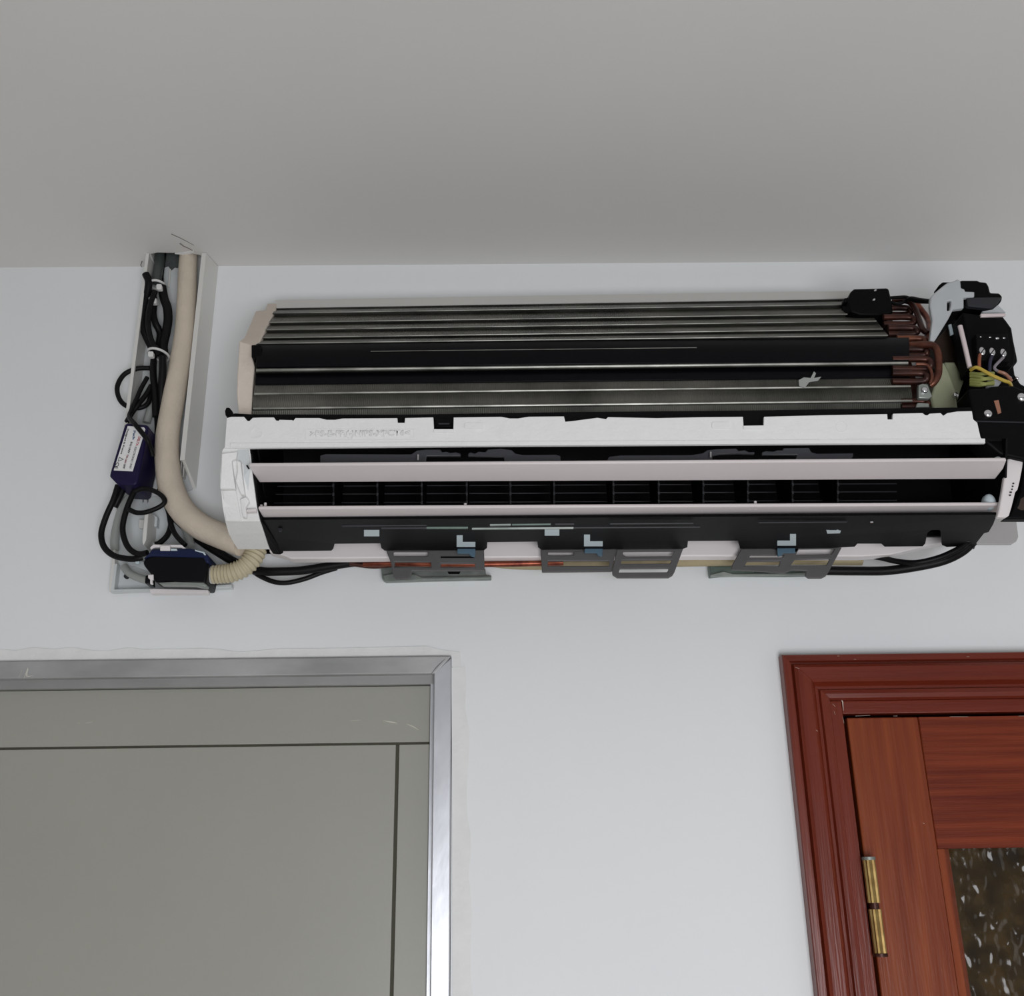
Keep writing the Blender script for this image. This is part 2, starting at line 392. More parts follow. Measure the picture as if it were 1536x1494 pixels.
# head and jamb of the frame, mitred at the corner
wall_plate('frame_head', [[(d1x0, zh1), (fx1, zh1), (fx0+0.002, zh0), (d1x0, zh0)]], -0.006, 0.02, M['alu_head'], door1, bevel=0.0012)
wall_plate('frame_jamb', [[(fx1, zh1-0.001), (fx1, zb), (fx0, zb), (fx0, zh0+0.001)]], -0.0055, 0.02, M['alu'], door1, bevel=0.0012)
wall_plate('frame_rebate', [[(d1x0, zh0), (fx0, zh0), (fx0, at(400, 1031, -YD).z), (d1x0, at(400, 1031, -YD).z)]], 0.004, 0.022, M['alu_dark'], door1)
wall_plate('frame_bead', [rect(fx0-0.004, zb, fx0, at(400, 1031, -YD).z)], 0.006, 0.02, M['alu'], door1)
lx1 = fx0-0.0045; lz1 = at(400, 1031, -YD).z-0.0005
gx = at(596, 1130, -YD).x; gz = at(300, 1119, -YD).z
gw = 0.0035
wall_plate('top_rail', [rect(d1x0, gz+0.0012, lx1, lz1)], YD, YD+0.035, M['door_grey'], door1, bevel=0.0006)
wall_plate('stile', [rect(gx+gw/2, zb, lx1, gz-0.0012)], YD, YD+0.035, M['door_grey'], door1, bevel=0.0006)
wall_plate('panel', [rect(d1x0, zb, gx-gw/2, gz-0.0012)], YD, YD+0.035, M['door_grey'], door1, bevel=0.0006)
wall_plate('groove_back', [rect(d1x0, zb, lx1, lz1)], YD+0.0352, YD+0.04, M['groove'], door1)
wall_plate('groove_filler', [[(gx-gw/2, zb), (gx+gw/2, zb), (gx+gw/2, gz-0.0012), (gx-gw/2, gz-0.0012)]], YD+0.003, YD+0.034, M['groove'], door1)
wall_plate('groove_filler', [rect(d1x0, gz-0.0011, lx1, gz+0.0011)], YD+0.002, YD+0.034, M['groove'], door1)
def scuff(pts, w_, parent, dd, mt):
    P = [at(x, y, dd) for x, y in pts]
    link('scratch', finish(sweep_bm(smooth_path(P, 3), lambda t: w_*(0.25+math.sin(math.pi*t)), 5)), mt, parent)
scuff([(525, 1081), (540, 1080)], 0.0004, door1, -YD, M['scratch'])
scuff([(575, 1081), (588, 1083), (596, 1085)], 0.0006, door1, -YD, M['scratch'])
scuff([(610, 1086), (620, 1090), (628, 1095)], 0.0005, door1, -YD, M['scratch'])
scuff([(115, 1084), (120, 1085)], 0.0004, door1, -YD, M['scratch']); scuff([(129, 1084), (138, 1083)], 0.0005, door1, -YD, M['scratch'])
scuff([(28, 1017), (33, 1005)], 0.0006, door1, 0.006, M['scratch']); scuff([(36, 1018), (42, 1002), (40, 1014), (50, 1013)], 0.0006, door1, 0.006, M['scratch'])
scuff([(646, 1012), (656, 1000), (668, 988)], 0.0006, door1, 0.0062, M['ink_grey'])

# ------------------------------------------------------------------ wooden door
door2 = structure(thing('door_2', 'reddish varnished wooden door with pebbled brown glass, right', 'door', at(1400, 1494, 0)))
del door2['category']
cxo = at(1172, 985, 0.012).x; czo = at(1300, 981, 0.012).z
cxi, czi = d2x0+0.004, d2z-0.004
wdx, wdz = cxi-cxo, czo-czi
prof = [(0, 0), (0, .0135), (.02, .0155), (.15, .0158), (.175, .011), (.205, .011), (.235, .0165), (.30, .0185), (.56, .0185), (.62, .016), (.66, .012), (.70, .009), (.76, .009), (.79, .0125), (.88, .014), (.97, .0125), (1.0, .009), (1.0, 0)]
def cas(name, p_of, mt):
    return loft(name, p_of, mt, door2, smooth=False)
cas('casing_upright', [[Vector((cxo+wdx*t, -h, 0.0)) for t, h in prof], [Vector((cxo+wdx*t, -h, czo-wdz*t)) for t, h in prof]], M['wood_casing_v'])
cas('casing_head', [[Vector((cxo+wdx*t+0.0002, -h, czo-wdz*t)) for t, h in prof], [Vector((d2x1+0.05, -h, czo-wdz*t)) for t, h in prof]], M['wood_casing_h'])
# jamb stops
jx1 = at(1268, 1100, 0.004).x; jz1 = at(1400, 1069, 0.004).z
wall_plate('jamb', [[(cxi, 0), (jx1, 0), (jx1, czi), (cxi, czi)]], -0.004, 0.08, M['wood_casing_v'], door2, bevel=0.0008)
wall_plate('head_jamb', [[(jx1+0.0002, jz1), (d2x1, jz1), (d2x1, czi), (jx1+0.0002, czi)]], -0.003, 0.08, M['wood_casing_h'], door2, bevel=0.0008)
LY = -0.001
lx0 = at(1273, 1100, 0.001).x; lz = at(1400, 1075, 0.001).z
sx1 = at(1378, 1085, 0.001).x
sx2 = sx1
rz0 = at(1480, 1272, 0.001).z
gx0 = at(1420, 1300, 0.0).x
wall_plate('stile', [[(lx0, 0.01), (lx0, lz), (sx1, lz), (sx1, 0.01)]], LY, 0.04, M['wood_v'], door2, bevel=0.0012)
wall_plate('rail', [rect(sx1+0.0003, rz0, d2x1-0.01, lz)], LY+0.0006, 0.04, M['wood_h'], door2, bevel=0.0012)
# glazing bead between stile and glass
gxx = at(1432, 1330, -0.008).x
loft('glazing_bead', [[Vector((sx1+0.0003, LY+0.001, z)), Vector((sx1+(gxx-sx1)*.5, LY+0.0015, z)), Vector((gxx, 0.009, z)), Vector((gxx, 0.03, z)), Vector((sx1+0.0003, 0.03, z))] for z in (0.02, rz0-0.0003)], M['wood_v'], door2)
boxm('gap_backing', (cxi, 0.05, 0.0), (d2x1, 0.078, czi), M['dark_gap'], door2)
# pebbled glass: a real relief surface
gx1_, gz0_ = at(1600, 1400, 0).x, 1.30
nx, nz = 190, 210
bm = bmesh.new(); G = []
for j in range(nz+1):
    row = []
    for i in range(nx+1):
        x = gxx-0.004+(gx1_-gxx+0.004)*i/nx; z = gz0_+(rz0+0.006-gz0_)*j/nz
        h = noise.noise(Vector((x*105, z*90, 3.1)))*0.0012+noise.noise(Vector((x*190, z*170, 9.7)))*0.0005
        row.append(bm.verts.new((x, 0.014-h, z)))
    G.append(row)
for j in range(nz):
    for i in range(nx): bm.faces.new([G[j][i], G[j][i+1], G[j+1][i+1], G[j+1][i]])
link('glass_pane', finish(bm), M['glass'], door2, smooth=True)
boxm('glass_pane', (gxx-0.004, 0.012, 0.05), (gx1_+0.2, 0.018, gz0_), M['glass'], door2)
# hinge
h0, h1 = at(1303, 1290, 0.012), at(1322, 1430, 0.012)
hx = (h0.x+h1.x)/2; hr = 0.0062
def knuckle(z0, z1):
    bm = bmesh.new(); rings = []
    for z in (z0, z1):
        rings.append([bm.verts.new((hx+hr*(1.0 if k % 2 else 0.84)*math.cos(2*math.pi*k/20), -0.0105+hr*(1.0 if k % 2 else 0.84)*math.sin(2*math.pi*k/20), z)) for k in range(20)])
    for i in range(20): bm.faces.new([rings[0][i], rings[0][(i+1) % 20], rings[1][(i+1) % 20], rings[1][i]])
    bm.faces.new(rings[0]); bm.faces.new(rings[1]); return finish(bm)
zm = (h0.z+h1.z)/2
hg = link('hinge', knuckle(zm+0.003, h0.z), M['brass'], door2); hg['label'] = 'old fluted brass hinge barrel'
link('knuckle', knuckle(h1.z, zm-0.003), M['brass'], hg)
rod('pin', (hx, -0.0105, zm-0.006), (hx, -0.0105, zm+0.006), hr*0.72, M['copper_dark'], hg)
rod('cap', (hx, -0.0105, h0.z), (hx, -0.0105, h0.z+0.003), hr*1.1, M['steel'], hg); rod('cap', (hx, -0.0105, h1.z-0.003), (hx, -0.0105, h1.z), hr*1.1, M['copper_dark'], hg)
for pts in ([(1246, 1049), (1262, 1049), (1265, 1066)], [(1249, 1056), (1253, 1060)], [(1251, 1067), (1253, 1072)], [(1264, 1075), (1266, 1085)]):
    scuff(pts, 0.0006, door2, 0.0045, M['chip'])
for pts in ([(1283, 1074), (1305, 1073)], [(1425, 1075), (1452, 1075)], [(1528, 1074), (1540, 1074)], [(1340, 1074), (1346, 1074)]):
    scuff(pts, 0.0005, door2, 0.002, M['chip'])
for pts in ([(1193, 1001), (1199, 1003)], [(1224, 1095), (1227, 1097)], [(1256, 984), (1259, 984)], [(1281, 989), (1284, 989)], [(1450, 985), (1454, 985)], [(1384, 1234), (1387, 1236)]):
    scuff(pts, 0.0006, door2, 0.019 if pts[0][1] < 1100 else 0.002, M['chip'])

# ------------------------------------------------------------------ air conditioner (cover off)
ac = thing('air_conditioner', 'opened wall air conditioner without its front cover, coil and white louvers bare', 'air conditioner', at(900, 700, 0.0))
# back chassis: thin pale plate showing along the top, white lip along the bottom
loft('back_plate', [[at(x, y0, .030), at(x, y1, .042), at(x, y1, .042)+Vector((0, .036, -.02)), at(x, y0, .030)+Vector((0, .028, -.004))]
                    for x, y0, y1 in ((413, 450, 462), (900, 442, 453), (1300, 436, 447))], M['pvc'], ac)
wall_plate('back_plate', [rect(at(413, 500, .03).x, at(768, 812, .035).z, at(1425, 600, .03).x, at(768, 470, .03).z)], -0.028, -0.003, M['abs'], ac)
plate('chassis_lip', [(404, 808), (1378, 797), (1380, 776), (1422, 776), (1422, 812), (1390, 819), (1362, 826), (1335, 832), (1290, 834.5), (1050, 834), (790, 836), (560, 837), (437, 838), (428, 834), (404, 828)], .048, .016, M['abs'], ac, bevel=.0012)
# beige polystyrene end piece
def dslope(y): return .035 + max(0, min(1, (y-455)/60.0))*.112 + max(0, y-515)/107*.012
plate('end_foam', [(415, 455), (401, 455), (398, 465), (384, 466.5), (367, 506), (359, 512), (356, 560), (355, 590), (358, 622), (377, 622), (379, 580), (382, 550), (379, 538), (377, 518), (389, 514), (401, 488), (413, 466)], lambda x, y: dslope(y), .03, M['eps_beige'], ac, back=(0, .03, -.008), bevel=.001)

# evaporator: two fin banks with ridged faces
def bank(name, rows, xl, xr, backpts):
    n = 7; rings = []
    for k in range(n+1):
        t = k/n; ring = []
        for yL, yR, d in rows:
            y = yL+(yR-yL)*t
            a, b = at(xl(yL), yL, d), at(xr(yR), yR, d)
            p = a.lerp(b, t); ring.append(p)
        z0, z1 = ring[0].z, ring[-1].z
        ring += [Vector((ring[-1].x, -backpts[1], z1+.004)), Vector((ring[0].x, -backpts[0], z0-.004))]
        rings.append(ring)
    return loft(name, rings, M['fins'], ac)
UL = [462.5, 470, 484, 495, 507, 515.5]; UR = [448.5, 457, 471, 482, 494, 503.5]
def xl_up(y): return 413-(y-462)/54*27
def xr_up(y): return 1288+(y-448)/56*45
def dup_(i, f): return .044+(i+f)/5.0*.100
rows = [(UL[0], UR[0], .044)]
for i in range(5):
    hL, hR = UL[i+1]-UL[i], UR[i+1]-UR[i]
    rows += [(UL[i]+.30*hL, UR[i]+.30*hR, dup_(i, .30)-.010), (UL[i]+.42*hL, UR[i]+.42*hR, dup_(i, .42)-.006), (UL[i]+.6*hL, UR[i]+.6*hR, dup_(i, .6)+.001), (UL[i+1]-.5, UR[i+1]-.5, dup_(i, 1.0)+.003)]
upper = bank('fin_bank', rows, xl_up, xr_up, (.02, .09))
for i in range(6):
    dd = dup_(i-1, 1.0)+.0035 if i else .0445
    if i == 0: continue
    e = rod('tube_edge', at(xl_up(UL[i])+1, UL[i]-.2, dd), at(xr_up(UR[i])-1, UR[i]-.2, dd), .0008, M['fin_edge'], upper, 8)
LLs = [552, 558, 577.5, 590.5, 610, 613.5, 624]; LRs = [541.5, 547, 566, 579, 598, 601.5, 613]
def xl_lo(y): return 384-(y-552)/70*6
def xr_lo(y): return 1362+(y-541)/70*8
lrows = [(552, 541.5, .150), (558, 547.5, .160), (559.5, 549, .150), (576, 565, .150), (578, 567, .156), (589.5, 578, .160), (592, 580.5, .1635), (595, 583, .159), (611, 599, .1605), (613, 601, .164), (616, 604, .160), (625, 614, .158)]
lower = bank('fin_bank', lrows, xl_lo, xr_lo, (.09, .09))
for yL, yR, dd, r in ((555.5, 544.5, .1605, .0024), (591, 579.5, .1645, .0016), (613, 601.3, .165, .0018)):
    rod('tube_edge', at(xl_lo(yL)+1, yL, dd), at(xr_lo(yR)-1, yR, dd), r*.8, M['fin_edge'], lower, 8)
# black strip between the banks
loft('black_strip', [[at(x0+0*0, y, d) for y, d in ((515.5+o, .146), (527.5+o, .160), (551+o, .163))]+[at(x0, 551+o, .163)+Vector((0, .02, .0)), at(x0, 515.5+o, .146)+Vector((0, .02, 0))]
                     for x0, o in ((384, 0), (870, -5), (1364, -9.5))], M['blue_black'], ac, bevel=.0008)
loft('black_strip', [[at(x0, y0, .1535), at(x0, y0+8, .158), at(x0, y0+17, .1575), at(x0, y0+17, .1575)+Vector((0, .012, 0)), at(x0, y0, .1535)+Vector((0, .012, 0))] for x0, y0 in ((383, 560), (870, 554.5), (1366, 549))], M['blue_black'], ac, bevel=.0005)
plate('strip_tab', [(377, 517), (392, 517), (392, 536), (377, 536)], .161, .012, M['black'], ac, bevel=.001)
rod('edge_highlight', at(556, 527, .1605), at(1045, 521.5, .1605), .0004, M['fin_edge'], ac, 6)  # thin pale rod drawn as the highlight along the strip's ridge

# tag of dust/tape on the lower bank
plate('torn_tape', [(1198, 570), (1206, 566), (1216, 567), (1221, 557), (1224, 560), (1221, 567), (1232, 565), (1227, 571), (1214, 573), (1207, 582), (1199, 579)], .167, .0006, M['clear'], ac)

# drain pan front (white polystyrene) with its notches, and the black gutter behind
gut = plate('drain_gutter', [(345, 624), (352, 620), (378, 621.5), (600, 622), (860, 618), (1100, 616), (1340, 612.5), (1462, 611), (1470, 640), (345, 648)], .180, .022, M['black_matt'], ac)
plate('hook', [(337, 616), (339, 611), (344, 611), (348, 616), (349, 621), (358, 622), (358, 625), (345, 626), (338, 623)], .184, .02, M['black'], gut, bevel=.001)
pan_o = [(340, 627), (347, 625), (366, 625), (371, 631), (374, 631.5), (379, 626.5), (393, 626), (411, 626), (414, 630.5), (418, 631), (419, 629.5), (438, 630), (440, 631), (443, 627), (480, 627), (490, 629.5), (503, 629.5), (514, 627.5),
         (596, 627), (596.5, 634), (607, 634), (607.5, 627), (650, 626), (651, 645), (680, 645), (680.5, 626), (752, 625), (765, 627.5), (777, 627.5), (792, 625), (846, 624.5), (848, 632.5), (862, 631), (896, 626.5), (909, 628.5), (912, 625.5), (985, 627), (1060, 625.5),
         (1114.5, 625), (1115.5, 640), (1145.5, 639.5), (1146, 625), (1240, 622.5), (1331, 621), (1331.5, 629), (1339, 629), (1339.5, 620.5), (1384, 619.5), (1388, 622.5), (1391, 623), (1394, 620.5), (1411, 619.5), (1415, 623.5), (1421, 619.5), (1436, 617),
         (1458, 616.5), (1460, 629), (1466, 634), (1471, 656), (1476, 661), (1478.5, 664.5), (1100, 666.5), (700, 669), (376, 672), (337, 672)]
pan = plate('drain_pan', pan_o, .190, .0035, M['eps'], ac, bevel=.0008)
plate('clip_seat', [(650, 643.5), (681, 643.5), (681, 648), (650, 648)], .1915, .006, M['eps'], pan, bevel=.0004)
plate('clip_seat', [(1115, 638.5), (1146, 638), (1146, 643), (1115, 643.5)], .1915, .006, M['eps'], pan, bevel=.0004)
plate('clip', [(653, 629), (678, 629), (678, 641), (653, 641)], .186, .006, M['black'], gut, bevel=.0006)
plate('clip_rib', [(658, 634.5), (674, 634.5), (674, 636.5), (658, 636.5)], .1875, .0014, M['rib'], gut)
plate('raised_pad', rrect(697, 634, 725, 643, 2), .1912, .003, M['eps'], pan, bevel=.0005)
plate('raised_pad', rrect(1068, 633, 1095, 642, 2), .1912, .003, M['eps'], pan, bevel=.0005)
plate('moulded_ring', [(384+10*math.cos(a*math.pi/10), 649+9*math.sin(a*math.pi/10)) for a in range(20)], .1908, .003, M['eps'], pan,
      holes=[[(384+8*math.cos(a*math.pi/10), 649+7*math.sin(a*math.pi/10)) for a in range(20)]])
plate('moulded_ring', [(1263+9*math.cos(a*math.pi/10), 640+8*math.sin(a*math.pi/10)) for a in range(20)], .1904, .003, M['eps'], pan,
      holes=[[(1263+8*math.cos(a*math.pi/10), 640+7*math.sin(a*math.pi/10)) for a in range(20)]])
plate('moulded_frame', rect(458, 643.5, 622, 661), .1906, .003, M['eps'], pan, holes=[rect(459.5, 645, 620.5, 659.5)])
tp = at(465, 658, .1900)
text('moulded_lettering', '>PS-E-FR(-)HIPS-XFCT6<', tp, at(615, 656.5, .19)-tp, (0, 0, 1), .008, M['eps'], pan, depth=.0011, width=(at(615, 656.5, .19)-tp).length)
plate('edge_rail', [(345, 664), (1478, 657.5), (1478, 663.5), (345, 671)], .1908, .003, M['eps'], pan, bevel=.0005)

# white end housing on the left of the outlet
hrows = [(671, 337, 374, .189), (676, 333.5, 375, .187), (715, 330, 379, .181), (733, 331.5, 381.5, .177), (760, 334, 385, .168), (782, 338, 390, .154), (800, 343, 396, .122), (815, 351, 401, .088), (824, 357, 404.5, .066)]
loft('end_housing', [[at(xa, y, d), at(xb, y, d), Vector((at(xb, y, d).x, -.02, at(xb, y, d).z+(.016 if y > 790 else .008))), Vector((at(xa, y, d).x, -.02, at(xa, y, d).z+(.016 if y > 790 else .008)))] for y, xa, xb, d in hrows], M['eps'], ac)
def hd(x, y):
    for a, b in zip(hrows, hrows[1:]):
        if a[0] <= y <= b[0]: return a[3]+(b[3]-a[3])*(y-a[0])/(b[0]-a[0])
    return hrows[0][3]
plate('housing_block', [(332, 680), (356, 677), (354, 688), (347, 690), (350, 712), (353, 733), (329.5, 733), (331, 708)], lambda x, y: hd(x, y)+.005, .006, M['eps'], ac, bevel=.001)
plate('housing_block', [(333, 735), (354, 735), (358, 760), (362, 782), (338, 782)], lambda x, y: hd(x, y)+.002, .004, M['eps'], ac, bevel=.001)
plate('housing_rib', [(355, 690), (361, 692), (362, 705), (367, 742), (361, 742), (353, 722), (356, 708)], lambda x, y: hd(x, y)+.006, .007, M['eps'], ac, bevel=.001)
plate('housing_rib', [(360, 748), (369, 745), (374, 752), (368, 760), (370, 776), (364, 776)], lambda x, y: hd(x, y)+.005, .006, M['eps'], ac, bevel=.001)
plate('housing_rib', [(369, 764), (384, 763), (384, 767), (369, 768)], lambda x, y: hd(x, y)+.005, .006, M['abs'], ac, bevel=.0006)
plate('recess_shade', [(356, 675), (373, 674), (376, 700), (372, 735), (366, 715), (365, 697), (356, 688)], lambda x, y: hd(x, y)+.0008, .001, M['pvc_clear'], ac)  # greyer sheet on the surface, painting the shade of a recess

# air outlet: a black channel behind the louvers
xL, xR_ = at(375, 669, .183).x, at(1512, 690, .19).x
zt = at(768, 668.5, .186).z; zb0 = at(768, 783, .145).z; zb1 = at(768, 826, .06).z
def chan(x):
    return [Vector((x, -.186, zt)), Vector((x, -.080, zt+.043)), Vector((x, -.066, zt+.02)), Vector((x, -.058, zb1+.012)),
            Vector((x, -.053, zb1+.012)), Vector((x, -.056, zt+.045)), Vector((x, -.080, zt+.046)), Vector((x, -.186, zt+.003))]
loft('air_outlet', [chan(xL), chan(xR_)], M['black_matt'], ac)
loft('outlet_cheek', [[Vector((at(xb, y, d).x+e, -q, at(xb, y, d).z)) for e, q in ((.0004, d-.002), (.0004, .05), (.0018, .05), (.0018, d-.002))] for y, xa, xb, d in hrows], M['black_matt'], ac)
loft('outlet_cheek', [[Vector((x, -.192, zt)), Vector((x, -.08, zt+.046)), Vector((x, -.05, zt+.046)), Vector((x, -.05, zb1)), Vector((x, -.145, zb0)), Vector((x, -.168, zb0+.012))] for x in (xR_+.001, xR_+.003)], M['black_matt'], ac)
loft('outlet_cheek', [[Vector((x, -.184, zt-.0005)), Vector((x, -.081, zt+.043)), Vector((x, -.060, zt+.043)), Vector((x, -.057, zb1+.013)), Vector((x, -.09, zb1+.013)), Vector((x, -.15, zt-.03))] for x in (xL+.0075, xL+.009)], M['black_matt'], ac)
loft('outlet_cheek', [[Vector((x, -.1865, zt-.005)), Vector((x, -.1865, zt-.0002)), Vector((x, -.080, zt+.043)), Vector((x, -.060, zt+.043)), Vector((x, -.060, zt-.02))] for x in (xL+.0010, xL+.0030)], M['black_matt'], ac)
for i, dd_, zz in ((0, .095, 728), (1, .100, 740), (2, .106, 753)):
    rod('guard_wire', at(405, zz+1.5, dd_), at(1345, zz-2.5, dd_), .0006, M['rib'], ac, 6)
for px in (500, 566, 632.5, 700, 765.5, 831, 920, 988, 1055, 1122, 1189, 1257):
    a = at(px, 716, .158); b = at(px+3, 787, .142)
    v = loft('air_vane', [[Vector((a.x-.0008, -.160, a.z+.006)), Vector((a.x-.0008, -.142, zb0+.002)), Vector((a.x-.0008, -.100, zb0+.004)), Vector((a.x-.0008, -.100, a.z+.02))],
                          [Vector((a.x+.0008, -.160, a.z+.006)), Vector((a.x+.0008, -.142, zb0+.002)), Vector((a.x+.0008, -.100, zb0+.004)), Vector((a.x+.0008, -.100, a.z+.02))]], M['black'], ac)
    for k in range(5):
        q = Vector((a.x, -.160, a.z+.006)).lerp(Vector((a.x, -.142, zb0+.002)), .12+.17*k)
        boxm('vane_tooth', q+Vector((-.0009, -.0012, -.0016)), q+Vector((.0009, .0006, .0016)), M['rib'], v)
# link bars of the vanes, above the upper louver
LB = [[(480, 683), (489, 680.5), (600, 681), (617, 681), (625, 675.5), (639, 674), (661, 674), (663, 678), (669, 677), (675, 679), (684, 678), (691, 680), (691, 684), (676, 684), (640, 684), (637, 702), (480, 702)],
      [(702, 680.5), (706, 678), (712, 680), (718, 677), (728, 678), (731, 674), (752, 672.5), (768, 675), (773, 680), (785, 682), (834, 681.5), (841, 684), (841, 702), (758, 702), (756, 685), (702, 684)],
      [(911, 689), (914, 684.5), (932, 682.5), (1038, 682), (1054, 679.5), (1061, 675), (1072, 673.5), (1105, 672.5), (1108, 676), (1118, 675), (1124, 678), (1132, 677.5), (1132, 681), (1110, 680), (1080, 681), (1069, 683), (1067, 700), (911, 700)],
      [(1143, 678), (1150, 676), (1160, 677), (1166, 675), (1174, 675), (1175, 672), (1214, 671.5), (1217, 678), (1225, 680), (1280, 679.5), (1280, 684), (1270, 700), (1190, 700), (1196, 682), (1143, 682)]]
for l in LB: plate('link_bar', l, .150, .004, M['bar'], ac, bevel=.0008)
for px, py in ((627, 686), (1066, 682)):
    rod('link_pin', at(px, py-4, .155), at(px, py+4, .155), .0009, M['abs'], ac, 8)

# the two louvers
def louver(name, tl, tr, dt, bl, br, db, cut, th):
    A, B, C_, D_ = at(*tl, dt), at(*tr, dt), at(*br, db), at(*bl, db)
    bm = bmesh.new()
    out = [A, B, B.lerp(C_, .45)+Vector((.0, 0, 0)), C_-Vector((cut, 0, 0)), D_+Vector((cut*.3, 0, 0)), A.lerp(D_, .5)]
    mid = [(A.lerp(D_, .5)+B.lerp(C_, .5))/2]
    nrm = (B-A).cross(D_-A).normalized()
    if nrm.y < 0: nrm = -nrm
    f = [bm.verts.new(p) for p in out]; g = [bm.verts.new(p+nrm*th) for p in out]
    bm.faces.new(f); bm.faces.new(list(reversed(g)))
    for i in range(6): bm.faces.new([f[i], f[(i+1) % 6], g[(i+1) % 6], g[i]])
    return link(name, finish(bm), M['louver'], ac, bevel=.0012)
lv = louver('louver', (373, 698.5), (1510, 690.5), .196, (387, 724), (1499, 719), .166, .004, .0035)
boxm('pivot_block', at(371.5, 699, .192), at(377, 710, .170), M['black'], lv, bevel=.001)
lv2 = louver('louver', (387, 763.5), (1505, 757.5), .168, (396, 781), (1491, 777), .141, .004, .0035)
for px, py, h in ((392, 758, 5), (398, 756, 7), (698, 757, 7.5), (706, 760, 3), (1125, 759, 2), (1133, 754, 8)):
    rod('pivot_pin', at(px, py-h/2+2, .160), at(px, 765, .160), .0014 if h > 4 else .001, M['abs'], lv2, 8)

# black underside tray, its slots and clips
def td(x, y): return .145-(y-783)/43.0*.085
tray_o = [(391, 780), (1495, 772), (1490, 786), (1483, 798), (1476, 800), (1465, 814), (1461, 824), (1452, 819), (1420, 820.5), (1413, 817.5), (1412, 798), (1409, 795), (1397, 795), (1391, 799), (1388, 815), (1384, 819.5), (1327, 820), (1322, 815.5), (1286, 815.5), (1282, 820), (1246, 822),
          (1110, 823), (1107, 811), (1032, 811.5), (1031, 821), (1024, 823.5), (812, 824.5), (807, 821), (806, 812.5), (731, 813), (730.5, 822), (726, 825.5), (577, 826), (572, 822), (570.5, 814.5), (502, 815), (500, 823), (497, 826), (408, 827), (398, 806)]
tray = plate('under_tray', tray_o, td, .004, M['black'], ac, back=(0, 0.001, .003))
for r in ([(546, 795), (569, 795), (569, 804.5), (546, 804.5)], [(817, 793), (839, 793), (839, 803.5), (817, 803.5)], [(1238, 790), (1250, 791), (1253, 789.5), (1260, 790), (1262, 794), (1260, 800), (1241, 800.5)]):
    plate('slot_tab', r, lambda x, y: td(x, y)+.0012, .001, M['clip'], tray, back=(0, 0, .001))
for sx, x0 in ((1, 685), (1, 876), (-1, 1194)):
    L_ = [(x0, 803), (x0+sx*9, 803), (x0+sx*9, 813.5), (x0+sx*28, 813.5), (x0+sx*28, 820.5), (x0, 820.5)]
    plate('latch', [(x, y-(1 if x0 > 800 else 0)-(1 if x0 > 1000 else 0)) for x, y in L_], lambda x, y: td(x, y)+.0012, .001, M['clip'], tray, back=(0, 0, .001))
    o = 0 if x0 < 800 else -1
    plate('latch_foot', [(x0+sx*1, 821.5+o), (x0+sx*28, 821.5+o), (x0+sx*28, 828+o), (x0+sx*27, 836+o), (x0+sx*21, 834+o), (x0+sx*19, 830.5+o), (x0+sx*1, 830.5+o)], .0655, .002, M['clip_blue'], tray, bevel=.0004)
for x0, y0, x1, y1, r, mt in ((572, 792.3, 702, 791.6, .0011, 'rib'), (640, 791.7, 702, 791.5, .0014, 'steel_green'), (708, 793, 860, 791.8, .0013, 'steel'), (860, 791.5, 1050, 790.5, .0009, 'rib'), (735, 787.5, 766, 787, .0014, 'steel'), (768, 787, 826, 786.3, .0011, 'steel_green'), (833, 786.3, 861, 786, .001, 'rib'),
                              (513, 789, 640, 788, .001, 'rib'), (915, 785.7, 1040, 784.7, .0009, 'rib'), (1138, 784, 1270, 783, .0008, 'rib')):
    rod('rail_highlight', at(x0, y0, .150), at(x1, y1, .150), r, M[mt], tray, 6)  # thin rods draw the tray's rails and the highlights on its front lip
rod('tray_screw', at(1305, 783, .147), at(1309, 783, .147), .0013, M['silver'], tray, 8)
disc('tray_screw', 420, 794, .128, 3, .002, M['rib'], tray)
disc('tray_screw', 1453, 808, .09, 4, .002, M['rib'], tray)

# charcoal hook frames hanging from the back edge
def hook(outline, holes, d=.058):
    return plate('hook_frame', outline, d, .004, M['char'], ac, holes=holes, bevel=.0008)
hook([(579, 825), (726, 824), (727, 856), (660, 856), (618, 856), (616, 865), (612, 869), (594, 869), (590, 865), (587, 846)],
     [rrect(590, 827, 642, 834, 2), rect(592, 842.5, 646.5, 851), rect(661, 845, 712.5, 851)])
hook([(811, 824), (924, 823), (918, 857), (813, 858)], [rrect(822, 827.5, 860.5, 833, 1.5), rect(822, 841, 914, 848.5)])
hook([(925.5, 823.5), (1025, 822.5), (1012, 858), (1009, 863), (1003, 866.5), (926, 866.5), (919, 862), (918.5, 855)],
     [[(935, 827), (1012, 826.5), (1008, 834), (939, 834.5), (934, 831)], [(933, 840), (1008, 839.5), (1005, 845), (931, 845.5)], [(930, 853), (1003.5, 852.5), (1001, 858), (928, 858.5)]], .060)
hook([(1112, 823), (1263, 821), (1243, 858), (1239, 864), (1233, 867), (1213, 867), (1208, 863), (1210, 856), (1188, 854.5), (1178, 859), (1097, 854), (1098, 848)],
     [[(1126, 832.5), (1176, 832.5), (1173, 836), (1124, 836)], [(1121, 842), (1171, 841.5), (1168, 849), (1117, 849)], [(1199, 823), (1253, 822.5), (1247, 831), (1194, 832)], [(1193, 839), (1245, 838), (1240, 847.5), (1186, 848)]])
plate('frame_slot', rect(661, 834.5, 712, 837), .0585, .0006, M['black_matt'], ac)

